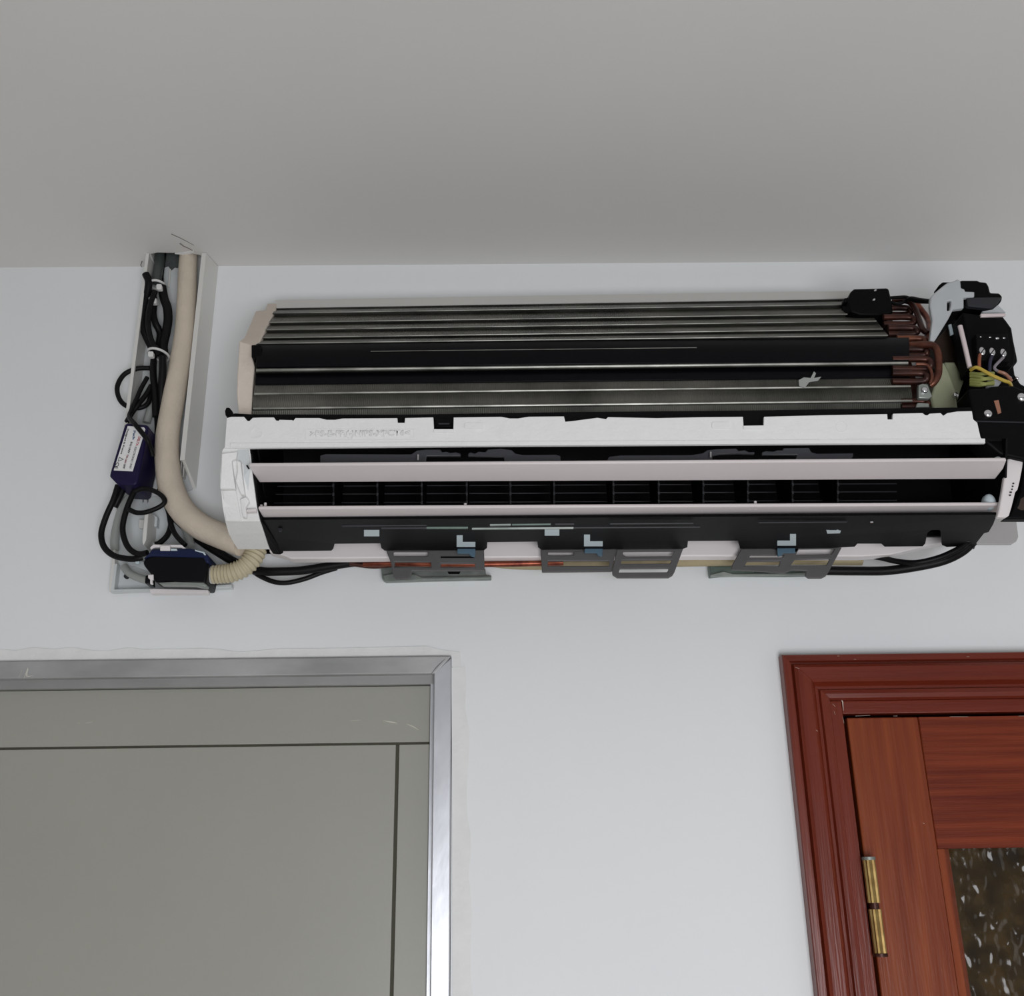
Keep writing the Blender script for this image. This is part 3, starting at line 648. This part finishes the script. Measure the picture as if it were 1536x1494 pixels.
# right-hand white bracket with pivots
br = plate('louver_bracket', [(1511, 690), (1514, 685.5), (1532, 685), (1535.5, 689), (1534, 701), (1530, 722), (1527, 734), (1523.5, 738), (1518, 760), (1514, 773), (1510, 775.5), (1496, 775.5), (1498, 768), (1500, 757), (1504, 735), (1508, 708), (1510, 698)], .176, .006, M['abs'], ac, bevel=.0012)
for k in range(5):
    plate('slot', rect(1517-k*.8+(2 if k < 3 else 0), 724+k*4.4, 1521.5-k*1.2, 726+k*4.4), .1768, .0006, M['ink'], br)
disc('pivot_cap', 1497, 691, .188, 6.5, .004, M['frost'], ac, dome=.003)
disc('pivot_cap', 1484, 753, .160, 9, .004, M['clip'], ac, dome=.006, sy=1.4)

plate('grey_patch', [(1440, 776), (1512, 776), (1525, 782), (1528, 805), (1525, 812), (1518, 816), (1456, 816)], .006, .005, M['plate_pale'], ac, bevel=.001)  # flat pale grey piece close to the wall, below the electrics
# ---------------- electrics on the right
cb = plate('control_box', [(1430, 448), (1444, 432), (1470, 440), (1488, 452), (1506, 476), (1517, 492), (1526, 535), (1527, 542), (1521, 549), (1523, 562), (1531, 575), (1560, 590), (1572, 680), (1500, 672), (1476, 664), (1458, 617), (1452, 585), (1456, 560), (1447, 510), (1430, 470)], .128, .11, M['black'], ac, bevel=.002)
plate('box_cover', [(1441, 420), (1466, 420), (1470, 422), (1480, 423), (1484, 430), (1486, 438.5), (1499, 439), (1504.5, 446), (1502, 452), (1490, 465), (1466, 461), (1446, 462), (1436, 440)], .150, .05, M['black'], cb, bevel=.002)
plate('cover_ledge', [(1450, 446), (1503, 446), (1491, 463.5), (1452, 459)], .156, .006, M['rib'], cb, bevel=.001)
plate('terminal_cover', [(1444, 468), (1508, 478), (1518, 492), (1524, 530), (1522, 548), (1458, 552), (1452, 520)], .156, .03, M['black'], cb, bevel=.002)
tb = plate('terminal_block', [(1464, 500), (1512, 500), (1517, 542), (1466, 540)], .166, .012, M['black_matt'], cb, bevel=.001)
for px, py in ((1473.5, 526.5), (1488.5, 527.5), (1505, 529)):
    c = disc('terminal_screw', px, py, .1672, 4.6, .004, M['silver'], cb, dome=.0012, sy=1.5)
    plate('screw_slot', [(px-2.6, py+2.4), (px+2.2, py-4), (px+3.4, py-3), (px-1.4, py+3.4)], .1695, .001, M['ink'], cb)
for px, py, r in ((1471, 505.5, 1.5), (1485, 506, 2), (1496, 507.5, 3), (1506, 507, 2)):
    disc('metal_glint', px, py, .1672, r, .003, M['silver'], cb, dome=.0006, sy=.6)  # bright metal dots drawn for the small glints on the terminal block
plate('metal_strip', [(1471, 470.5), (1508, 470), (1509.5, 472.5), (1506, 474), (1472, 475)], .170, .003, M['pinkrod'], cb, bevel=.0005)
plate('metal_strip', [(1473, 467), (1489, 464), (1497, 457), (1506, 466), (1509, 468.5), (1475, 469)], .158, .004, M['frost'], cb, bevel=.0005)
tube("metal_rod", [(1440, 489, .168), (1447, 518, .169), (1454.5, 551, .168)], 3.6, M['pinkrod'], cb)

def wire(name, pts, r, mt): return tube(name, pts, r, M[mt], cb, seg=8)
wire('wire', [(1470, 532, .168), (1469, 540, .172), (1469, 556, .168)], 2.6, 'orange')
wire('wire', [(1488, 534, .168), (1485, 543, .172), (1484, 558, .168)], 2.6, 'blue')
wire('wire', [(1505, 536, .168), (1500, 541, .173), (1492, 550, .172), (1494, 555, .172), (1504, 560, .172), (1516, 567, .168)], 2.2, 'grey_wire')
wire('wire', [(1497, 557, .173), (1508, 561, .174), (1517, 571, .168)], 2.6, 'brown_wire')
wire('wire', [(1456, 555, .168), (1462, 551.5, .174), (1469, 552.5, .176), (1486, 562, .178), (1506, 571, .178), (1514, 574, .176), (1517, 580, .168)], 2.7, 'yellow')
for k, (ya, yb) in enumerate(((560, 562), (564, 567), (569, 570), (573, 575), (577, 578))):
    wire('earth_wire', [(1456, ya, .160), (1468, ya+1, .168), (1478, yb+(1 if k % 2 else -1.5), .172), (1490, yb-2, .168)], 2.7, 'yellow_green')
plate('wire_clamp', [(1484, 563), (1503, 572), (1498, 579), (1480, 581)], .166, .004, M['frost'], cb, bevel=.0006)
lb = plate('lower_cover', [(1452, 584), (1462, 582.5), (1482, 582), (1488, 579), (1520, 578), (1540, 586), (1560, 600), (1572, 690), (1540, 690), (1500, 681), (1480, 664.5), (1476, 661), (1471, 656), (1467, 634), (1461, 629), (1459, 616)], .182, .03, M['black'], ac, bevel=.002)
rod('cover_edge', at(1462, 632, .1825), at(1545, 634, .1825), .0008, M['rib'], lb, 6)
for px, py, r in ((1482, 620.5, 6.6), (1532.5, 596, 7), (1525, 568, 3.2)):
    disc('screw', px, py, .1835 if py > 580 else .165, r, .004, M['silver'], lb, dome=.0025)
plate('slot', [(1491, 601), (1498, 600), (1502, 619), (1497, 621)], .1828, .0006, M['brown_wire'], lb)
mo = plate('louver_motor', [(1535, 692), (1545, 690), (1570, 690), (1566, 778), (1506, 778), (1512, 774), (1519, 760), (1529, 736)], .150, .012, M['black'], ac, bevel=.002)
plate('motor_label', [(1529, 757), (1531, 748), (1538, 744), (1545, 745), (1545, 765), (1531, 765), (1526, 762)], .1505, .0006, M['brown'], mo)
# panels and clear pieces beside the coil
plate('side_board', [(1427, 486), (1436, 480), (1446, 492), (1456, 560), (1453, 585), (1459, 614), (1424, 614), (1412, 545), (1402, 512)], .105, .02, M['brown'], ac, bevel=.001)
plate('board_tab', [(1423, 487), (1427, 486), (1430.5, 501), (1426, 503)], .130, .002, M['clip'], ac)
plate('side_duct', [(1412, 546), (1416, 542), (1424, 556), (1434, 585), (1437, 612.5), (1400, 613), (1396, 596), (1404, 572)], .128, .02, M['cream'], ac, bevel=.002)
plate('side_duct', [(1417, 543), (1432, 543), (1446, 572), (1440, 588), (1437, 600), (1428, 575)], .118, .008, M['cream'], ac, bevel=.001)
disc('screw', 1434, 592, .132, 4, .004, M['silver'], ac, dome=.001)
plate('clear_bracket', [(1396, 446), (1401, 440), (1413, 430), (1421, 424), (1432, 421), (1436, 418.5), (1441, 421), (1442, 432), (1447, 433.5), (1448, 437), (1462, 437.5), (1462, 445), (1446, 446), (1446, 450), (1446, 462), (1430, 464), (1423, 478), (1402, 512), (1395, 511), (1399, 480), (1395, 458)], .158, .006, M['frost'], ac, bevel=.0012,
      holes=[[(1421, 452), (1427, 450), (1427, 456), (1425, 465), (1421, 466)]])
plate('bracket_foot', [(1408, 428), (1414, 423), (1430, 423), (1426, 430), (1414, 434)], .140, .015, M['black'], ac, bevel=.001)

# copper return bends at the coil's right end
cop = bpy.data.objects.new('pipe_bends', None); COL.objects.link(cop); cop.empty_display_size = .03; cop.parent = ac
ORI[cop] = at(1380, 520, .13); cop.location = ORI[cop]-ORI[ac]
def bend(y0, y1, xo, d, r, mt, xs=1338):
    tube('return_bend', [(xs, y0, d), (xo-8, y0, d+.001), (xo, (y0+y1)/2, d+.004), (xo-8, y1, d+.001), (xs, y1, d)], r, M[mt], cop, sub=5)
bend(462, 472, 1366, .085, 4.6, 'copper_dark', 1318); bend(476, 486, 1372, .105, 4.6, 'copper_dark', 1325); bend(492, 501, 1376, .125, 4.8, 'copper_dark', 1332)
bend(508, 517, 1388, .142, 5.0, 'copper_light', 1345); bend(524, 533, 1390, .152, 5.0, 'copper_dark'); bend(539, 553, 1396, .160, 5.0, 'copper_dark'); bend(560, 572, 1390, .162, 5.0, 'copper_dark')
bend(602, 610, 1392, .160, 4.5, 'copper_dark', 1352)
tube('header_pipe', [(1340, 452, .08), (1362, 452, .095), (1372, 462, .10), (1378, 478, .11), (1384, 494, .125), (1392, 500, .13)], 4.4, M['copper_dark'], cop)
tube('header_pipe', [(1372, 452, .08), (1381, 464, .09), (1390, 476, .10), (1394, 486, .11), (1394, 500, .125), (1391, 516, .14)], 4.8, M['copper'], cop)
tube('header_pipe', [(1366, 518, .150), (1386, 517, .158), (1401, 519, .162), (1407, 530, .164), (1408, 548, .164), (1407, 562, .164), (1401, 573, .162), (1394, 578, .160)], 5.4, M['copper_light'], cop)
tube('header_pipe', [(1374, 546, .166), (1389, 547, .168), (1396, 555, .168), (1398, 566, .168), (1395, 576, .166)], 2.6, M['copper_light'], cop)
plate('end_plate', [(1318, 452), (1334, 470), (1350, 505), (1366, 540), (1376, 575), (1378, 614), (1366, 614), (1362, 542), (1340, 500), (1310, 455)], lambda x, y: .05+max(0, min(1, (y-452)/90))*.10, .02, M['copper_dark'], ac)
sc = plate('sensor_clip', [(1378, 577), (1384, 575), (1392, 576), (1397, 590), (1399, 594), (1394, 598), (1378, 597)], .170, .006, M['steel'], ac, bevel=.001)
disc('clip_spring', 1387, 585, .172, 5, .004, M['silver'], sc, dome=.002)
plate('sensor_clip', [(1376, 604), (1394, 605), (1395, 611), (1374, 611)], .168, .004, M['steel'], ac, bevel=.001)
# black plug block on top of the coil with its leads
pb = plate('plug_block', [(1272, 450), (1276, 438), (1281, 433), (1300, 432.5), (1330, 431.5), (1334, 434), (1338, 452), (1340, 468), (1332, 473), (1290, 472), (1276, 467)], .098, .03, M['black'], ac, bevel=.002)
plate('plug_ear', [(1266, 447), (1274, 446), (1275, 453), (1266, 453)], .094, .01, M['black'], pb, bevel=.001)
for px, py, a in ((1313, 435.5, 0), (1311, 449.5, 0)):
    plate('metal_glint', [(px-2.5, py+1), (px, py-1.8), (px+2.2, py-1.2), (px+1, py+1.2)], .0992, .0008, M['silver'], pb)  # bright silver slivers stand in for two glints on the block
tube('sensor_lead', [(1334, 447, .09), (1348, 446, .095), (1360, 446, .10), (1374, 452, .11), (1388, 453, .125), (1402, 453, .14)], 2.6, M['cable'], ac)
tube('sensor_lead', [(1334, 453, .09), (1346, 456, .095), (1358, 452, .10), (1366, 447, .11), (1378, 449, .12), (1400, 452, .14)], 2.6, M['cable'], ac)

# ------------------------------------------------------------------ mounting plate, pipes under the unit
mp_ = thing('mounting_plate', 'galvanised steel mounting plate tabs showing below the air conditioner', 'bracket', at(900, 860, 0.0))
plate('plate_tab', [(571, 846), (640, 850), (728, 853), (729, 862), (737, 863), (737, 867), (640, 869), (578, 871), (573, 868)], .012, .0112, M['steel'], mp_, bevel=.0008)
plate('plate_lip', [(574, 863), (592, 860), (622, 861), (632, 866), (737, 864), (737, 867.5), (632, 870), (577, 872)], .018, .004, M['steel'], mp_, bevel=.0005)
plate('plate_slot', [(670, 855), (692, 855), (689, 861), (673, 861)], .0126, .0005, M['black_matt'], mp_)
plate('plate_tab', [(1064, 848), (1090, 847), (1110, 851), (1178, 853), (1215, 856), (1215, 861), (1180, 862), (1090, 861.5), (1066, 864)], .012, .0112, M['steel_green'], mp_, bevel=.0008)
plate('plate_lip', [(1066, 862), (1086, 857), (1100, 861), (1178, 860), (1215, 858), (1215, 862), (1090, 864.5), (1067, 865)], .018, .004, M['steel'], mp_, bevel=.0005)
plate('plate_slot', [(1130, 852), (1155, 853), (1154, 859), (1131, 858)], .0126, .0005, M['black_matt'], mp_)

cpipe = thing('copper_pipe', 'pair of bare copper refrigerant pipes between the hook frames under the unit', 'pipe', at(700, 846, .03))
tube('pipe', [(545, 846, .028), (575, 845, .030), (660, 846, .032), (745, 846, .033), (845, 844, .034)], 4.6, M['copper'], cpipe)
tube('pipe', [(525, 845, .026), (555, 849, .026), (580, 848, .026), (640, 841, .024), (700, 840, .022), (790, 839, .020)], 4.0, M['copper_dark'], cpipe)
ip = tag(tube('pipe_insulation', [(735, 841, .022), (780, 845, .024), (860, 845, .024), (960, 842, .023), (1060, 840, .022), (1115, 839, .022), (1200, 838, .022), (1292, 839, .021)], 9.5, M['foam_olive'], None, seg=14),
         'olive-beige foam sleeve on the pipe under the unit, right of the bare copper', 'pipe insulation')
pc = tag(tube('power_cable', [(1238, 856, .034), (1285, 856.5, .036), (1330, 856, .038), (1375, 850, .044), (1415, 841, .052), (1442, 828, .064), (1460, 812, .075)], 7.0, M['cable'], None),
         'thick black cable curving below the unit to its right end', 'cable')
pc2 = tag(tube('control_cable', [(1246, 835, .028), (1285, 834, .030), (1315, 835.5, .034), (1345, 842, .042), (1375, 844, .054), (1410, 836, .062), (1440, 822, .074), (1452, 812, .082)], 4.4, M['cable'], None),
          'thinner black cable above the thick one, below the unit at right', 'cable')
pc3 = tag(tube('power_cable', [(262, 775, .009), (282, 795, .0105), (302, 812, .012), (325, 827, .0125), (348, 841, .013), (372, 853, .014), (395, 857, .017), (412, 857.5, .020), (450, 856, .020), (490, 850, .021), (530, 844, .022), (575, 841, .0235), (620, 842, .016)], 6.6, M['cable'], None),
          'thick black cable from under the beige pipe bend, along behind the corrugated hose', 'cable')
pc4 = tag(tube('control_cable', [(378, 856, .0115), (392, 865, .014), (412, 873, .016), (432, 874, .016), (458, 868, .015), (482, 859, .0135), (505, 852, .009)], 3.8, M['cable'], None),
          'thin black cable sagging in a loop below the thick cable at left', 'cable')

# ------------------------------------------------------------------ trunking on the left
DT = .030
tr = thing('cable_trunking', 'open white cable trunking running up to the ceiling, lid removed', 'trunking', at(250, 730, 0))
def P3(px, py, d): return at(px, py, d)
zt_ = ZC-.0008
def xz(p): return (p.x, p.z)
lt, lb_ = at(221, 395, DT), at(170, 860, DT)
lbx, lbz = lb_.x, at(172, 740, DT).z
xl0 = lt.x; xr0 = at(305, 383, DT).x
wall_plate('trunking_base', [[(xl0-.001, at(200, 690, 0).z), (xl0-.001, zt_), (xr0+.006, zt_), (xr0+.006, at(290, 735, 0).z), (xr0-.012, at(270, 743, 0).z)]], -.0022, -.0004, M['pvc_clear'], tr)
loft('trunking_wall', [[Vector((xl0-.0022, -.0004, z)), Vector((xl0-.0032, -DT, z)), Vector((xl0+.0006, -DT, z)), Vector((xl0+.0006, -DT+.003, z)), Vector((xl0-.001, -DT+.003, z)), Vector((xl0, -.0022, z))] for z in (zt_, at(186, 640, DT).z)], M['pvc'], tr)
zr1 = at(279, 690, DT).z; zr1b = at(290, 733, 0).z
loft('trunking_wall', [[Vector((xr0+.010, -.0004, zA)), Vector((xr0+.003, -DT, zB)), Vector((xr0-.0022, -DT, zB)), Vector((xr0-.0022, -DT+.0025, zB)), Vector((xr0-.0005, -DT+.003, zB)), Vector((xr0+.006, -.0022, zA))] for zA, zB in ((zt_, zt_), (zr1b, zr1))], M['pvc'], tr)
for dx in (-.0068, -.0035):
    loft('snap_rail', [[Vector((xr0+dx, -.0022, z)), Vector((xr0+dx, -.012, z)), Vector((xr0+dx+.0014, -.012, z)), Vector((xr0+dx+.0014, -.0022, z))] for z in (zt_, zr1b+.01)], M['pvc'], tr)
rod('base_rib', at(255, 404, .003), at(253, 431, .003), .0014, M['pvc'], tr, 8)

eb = thing('pump_elbow_base', 'flat white elbow base plate on the wall behind the pump', 'mounting base', at(250, 880, 0))
plate('base_plate', [(176, 745), (240, 745), (262, 760), (300, 800), (338, 850), (347, 873), (347, 879), (300, 882), (166, 887), (170, 800)], .003, .0022, M['pvc_clear'], eb)
plate('base_edge', [(165, 887.5), (172, 845), (176, 845), (171, 884), (290, 880.5), (347, 876), (347, 881)], .014, .0105, M['pvc_clear'], eb, bevel=.0006)
plate('base_edge', [(187, 640), (191, 640), (176, 750), (172, 845), (166, 887), (163.5, 887)], .014, .0105, M['pvc'], eb, bevel=.0006)
plate('cover_stub', [(224, 883), (233, 882.5), (312, 884.5), (312, 890), (226, 890.5)], .034, .008, M['abs'], eb, bevel=.0008)
t_ = plate('base_tab', [(217, 768), (220, 765), (223, 766), (219, 810), (215, 818), (213, 812)], .034, .030, M['pvc'], eb, bevel=.0006)
plate('base_web', [(221, 766), (236, 776), (235, 790), (221, 788)], .012, .0085, M['pvc_clear'], eb)
plate('base_web', [(214, 812), (219, 800), (232, 816), (226, 822)], .012, .0085, M['pvc_clear'], eb)
plate('base_block', [(208, 779), (217, 779), (216, 792), (208, 792)], .008, .005, M['pvc'], eb, bevel=.0006)
for x in (213, 220): plate('base_mark', [(x, 746), (x+2, 743), (x+3, 752), (x+1, 755)], .0034, .0003, M['ink_grey'], eb)

# insulated refrigerant pipe
hose = tag(tube('insulated_pipe', [(283, 379.2, .016), (281.5, 405, .017), (280, 450, .018), (277, 500, .020), (270, 545, .021), (262, 590, .023), (254, 635, .0245), (250.5, 665, .025), (251.5, 700, .026), (258, 735, .028), (274, 766, .031), (300, 789, .035), (330, 803, .040), (352, 811, .046), (364, 815, .049)],
                lambda t: 14.2+4.6*min(1, t*1.5), M['foam'], None, sub=8, seg=20), 'thick beige foam-wrapped pipe coming down the trunking and bending under the unit', 'pipe')

# pump, its module and hoses
pu = thing('condensate_pump', 'black and dark blue condensate pump lying at the foot of the trunking', 'pump', at(265, 878, .02))
plate('pump_body', [(217, 838), (226, 833), (308, 834), (312, 838), (311, 862), (308, 876), (260, 873), (232, 873), (226, 861), (218, 851), (214, 845)], .052, .040, M['black_pump'], pu, bevel=.003)
plate('pump_top', [(214, 838), (224, 829), (228, 823), (284, 822), (303, 826), (312, 832), (314, 843), (309, 845), (305, 836), (226, 834)], .054, .036, M['navy_pump'], pu, bevel=.002)
plate('top_rim', [(225, 821), (230, 816.5), (272, 817), (278, 822), (277, 825), (272, 821.5), (232, 821), (226, 824.5)], .050, .003, M['abs'], pu, bevel=.0005)
plate('top_tab', [(240, 818.5), (255, 818.5), (255, 826), (240, 826)], .055, .004, M['abs'], pu, bevel=.0005)
plate('top_tab', [(256, 823), (265, 823), (266, 826), (256, 826)], .0548, .002, M['clip'], pu)
plate('top_edge_mark', [(292, 824.5), (306, 828), (309, 832), (307, 833), (304, 829.5), (293, 826.5)], .0552, .001, M['clip'], pu)
loft('float_dome', [[at(190+6*k, 842+2.0*k, .020+.002*k), at(196+6*k, 836+1.2*k, .024+.002*k), at(205+5*k, 840+1.5*k, .030+.002*k), at(203+6*k, 850+2.2*k, .028+.002*k), at(194+6*k, 848+2*k, .022+.002*k)] for k in range(5)], M['clear_dome'], pu, smooth=True)
tube('float_arm', [(186, 850, .018), (196, 861, .022), (212, 868, .026), (226, 871, .030)], 6.0, M['clear'], pu)
plate('collar', [(218, 863), (224, 862), (224, 875), (217, 875)], .040, .02, M['black_pump'], pu, bevel=.001)
plate('clip_tie', [(222, 862), (230, 861.5), (230, 868), (228, 870), (229, 876), (225, 876), (225, 869), (222, 867)], .053, .004, M['abs'], pu, bevel=.0006)
plate('bottom_strip', [(238, 873.5), (262, 872.5), (305, 873.5), (310, 877), (308, 880.5), (290, 877), (240, 876)], .053, .012, M['steel'], pu, bevel=.001)
disc('screw', 206, 843, .036, 3, .003, M['clip'], pu)
disc('rubber_plug', 189, 864, .020, 3.5, .004, M['ink'], pu)

mo_ = plate('pump_module', [(187, 636), (191, 634.5), (220, 637), (223, 640), (206, 724), (202, 728), (176, 726.5), (164, 714), (165, 709)], .052, .048, M['navy'], None, bevel=.0025)
tag(mo_, 'navy blue pump control module with a white sticker, left of the beige pipe', 'control box')
st = plate('sticker', [(191.5, 639), (216, 641), (218, 644), (199, 707), (170.5, 705.5)], .0524, .0003, M['sticker'], mo_)
def lab(s, p0, p1, wpx, mt, nm='lettering'):
    A, B = at(p0[0], p0[1], .0527), at(p1[0], p1[1], .0527)
    r = (B-A).normalized(); n = Vector((0, -1, 0)); u = n.cross(r)
    hgt = mpp(A)*wpx
    o = text(nm, s, A, r, u, hgt, M[mt], mo_, depth=.0002, width=(B-A).length)
    o.scale = (1, 1, 1)
    return o
lab('Designed in France', (190.5, 643), (180, 681), 3.2, 'ink'); lab('CE', (175, 693), (171, 702), 5, 'ink')
lab('DELTA', (207.5, 655), (203.5, 668.5), 3.6, 'ink_red'); lab('Pack', (200, 646), (198.5, 660), 3.6, 'ink_blue')
lab('SI10 UNIV', (196, 662.5), (191, 680), 3, 'ink'); lab('220-240V', (190.8, 681.5), (186, 695), 2.6, 'ink_maroon'); lab('10W', (185.6, 696), (184, 703), 3.2, 'ink')
lab('ELECTRONIC UNIT', (202.5, 670), (193.5, 703), 3.0, 'ink_grey')
plate('warning_triangle', [(178.5, 685), (186, 689), (176.5, 692.5)], .0527, .0002, M['ink_grey'], mo_, holes=[[(179.2, 686.8), (183.6, 689), (178, 691)]])

ch = thing('corrugated_hose', 'short beige corrugated hose from the pump up to the end of the unit', 'hose', at(350, 860, .03))
cpts = [at(*p) for p in [(319, 862, .036), (334, 861, .037), (348, 859, .038), (364, 852, .039), (377, 840, .038), (384, 826, .036), (387, 808, .034)]]
path = smooth_path(cpts, 24); k_ = mpp(cpts[2])
link('hose', finish(sweep_bm(path, lambda t: (13.2+2.2*t+1.2*math.sin(t*17*2*math.pi))*k_, 16)), M['corr'], ch, smooth=True)
rod('cuff', at(312, 862.5, .035), at(322, 862, .0365), 13.5*k_, M['pvc'], ch, 16)

# ------------------------------------------------------------------ cables by the trunking
def cab(name, pts, r, label, mt='cable', cat='cable', group='pump cables and tubes beside the trunking', seg=10, sub=6):
    return tag(tube(name, pts, r, M[mt], None, sub=sub, seg=seg), label, cat, group)
cab('drain_tube', [(240, 379.6, .010), (239, 395, .012), (236, 412, .013), (234, 424, .0135)], 7.5, 'dark clear tube going up into the ceiling hole', 'smoke_tube', 'tube')
cab('cable', [(247, 379.6, .0085), (245, 395, .0095), (243, 413, .010), (243, 424, .0105)], 2.6, 'thin black cable rising beside the dark tube into the ceiling hole')
cab('cable', [(218.5, 411, .032), (223, 423, .031), (220, 445, .026), (215, 470, .024), (214, 488, .024), (221, 508, .024), (228, 522, .025), (233, 532, .026)], 5.6, 'black cable with a cut end sticking out at the top left of the bundle')
cab('cable', [(243, 430, .024), (246, 447, .024), (251, 462, .024), (252, 480, .024), (249, 500, .024), (245, 518, .025), (246, 532, .0255)], 6.6, 'black cable bowing right in the tied bundle beside the pipe')
cab('cable', [(229, 437, .0215), (231, 455, .020), (230, 470, .0205), (233, 484, .022), (240, 500, .0165), (238, 520, .016), (240, 533, .016)], 5.0, 'black cable down the middle of the tied bundle')
cab('cable', [(233, 437, .031), (226, 455, .0325), (222, 480, .0325), (224, 500, .032), (229, 515, .0335), (236, 524, .035), (239, 533, .0345)], 4.2, 'black cable on the front left of the tied bundle')
cab('cable', [(231, 534, .0145), (230, 560, .013), (234, 600, .0125), (237, 640, .012), (235, 675, .010), (234, 690, .0095)], 5.0, 'black cable hugging the left edge of the beige pipe')
cab('cable', [(244, 534, .036), (244, 555, .032), (242, 585, .026), (241.5, 612, .019), (243, 640, .0135), (246, 662, .011), (250, 690, .0095)], 5.6, 'thick black cable slipping behind the beige pipe below the tie')
cab('cable', [(230, 540, .0275), (229, 560, .028), (232, 590, .0275), (232.5, 612, .027), (233, 625, .0265)], 4.4, 'short black cable left of the thick one below the tie')
cab('cable', [(224.5, 552, .022), (205, 553, .024), (186, 562, .026), (176, 580, .026), (179, 598, .026), (190, 609, .026), (208, 612, .024), (221, 606, .022), (226, 592, .020), (226.5, 580, .018)], 3.7, 'black cable looping out left over the trunking edge')
cab('cable', [(221, 566, .030), (212, 582, .032), (204, 600, .034), (197, 616, .036), (194, 626, .046), (203, 637, .0565), (212, 648, .0572), (221, 660, .0572), (226, 672, .050), (229, 684, .044)], 3.6, 'black cable crossing the top corner of the white sticker')
cab('cable', [(227, 578, .0255), (219, 592, .027), (207, 607, .0305), (199, 618, .030), (194, 626, .031), (190, 633, .028)], 3.8, 'black cable slanting from the bundle to the module top')
cab('drain_tube', [(227, 594, .0115), (226, 612, .0125), (222, 626, .0125), (220, 634, .012)], 6.2, 'grey clear tube behind the cables above the module', 'clear', 'tube')

cab('cable', [(177, 728, .036), (170, 750, .036), (159, 775, .034), (152, 800, .032), (156, 820, .032), (170, 833, .032), (190, 838, .034), (206, 838, .036), (213, 836, .036)], 4.6, 'outermost black cable loop hanging left below the navy module')
cab('cable', [(186, 729, .031), (181, 742, .031), (176, 752, .030), (172, 760, .028)], 5.2, 'short black sleeve under the navy module')
cab('cable', [(208, 727, .036), (199, 742, .036), (190, 764, .036), (184, 790, .035), (187, 810, .035), (195, 824, .036), (208, 831, .038), (221, 829, .042)], 4.4, 'second black cable loop inside the outermost one')
cab('cable', [(203, 737, .0455), (214, 733, .0465), (230, 736, .0465), (243, 744, .046), (247, 753, .046), (238, 761, .046), (220, 768, .046), (205, 769, .045), (193, 764, .0445)], 3.7, 'black cable making a small eye-shaped loop below the module')
cab('cable', [(236, 736, .0155), (246, 742, .0155), (250, 758, .016), (255, 775, .018), (256, 788, .020), (251, 803, .022), (240, 814, .024), (233, 817, .025)], 4.2, 'black cable curving down to the pump top')
cab('cable', [(250, 755, .025), (253, 768, .027), (256, 785, .030), (262, 800, .034), (270, 810, .038), (278, 818, .040)], 3.8, 'black cable curving right to the pump top')
cab('drain_tube', [(204, 732, .0135), (196, 744, .013), (184, 762, .012), (176, 785, .011), (172, 808, .011), (172, 826, .011)], 6.4, 'grey clear tube curving down left of the pump', 'clear', 'tube')
cab('drain_tube', [(272, 780, .0115), (279, 795, .015), (284, 808, .020), (287, 819, .026)], 6.0, 'grey clear tube entering the pump top at right', 'clear', 'tube')

def tie(name, c, rx, ry, d, label, ang=0, head=None):
    bm = bmesh.new(); C_ = at(c[0], c[1], d); k = mpp(C_)
    pts = []
    for i in range(18):
        a = 2*math.pi*i/18; pts.append(C_+Vector((math.cos(a)*rx*k, math.sin(a)*ry, math.cos(a)*ang*k)))
    o = thing(name, label, 'cable tie', C_, 'white cable ties on the bundle')
    bm = sweep_bm(pts, .0015, 8, closed=True)
    link('strap', finish(bm), M['tie'], o, smooth=True)
    if head: plate('head', rrect(head[0]-4, head[1]-4, head[0]+4, head[1]+4, 2), d+ry+.002, .005, M['tie'], o, bevel=.0006)
    return o
tie('cable_tie', (236.5, 428), 11, .0115, .0205, 'white cable tie nearest the ceiling round the tube', 0, (238.5, 430))
tie('cable_tie', (238, 532), 15, .0155, .0265, 'white cable tie round the black bundle, halfway down', -2, (226, 531))
tie('cable_tie', (230.5, 452), 5.5, .008, .021, 'small white cable tie inside the open bundle', 0, (230.5, 451))
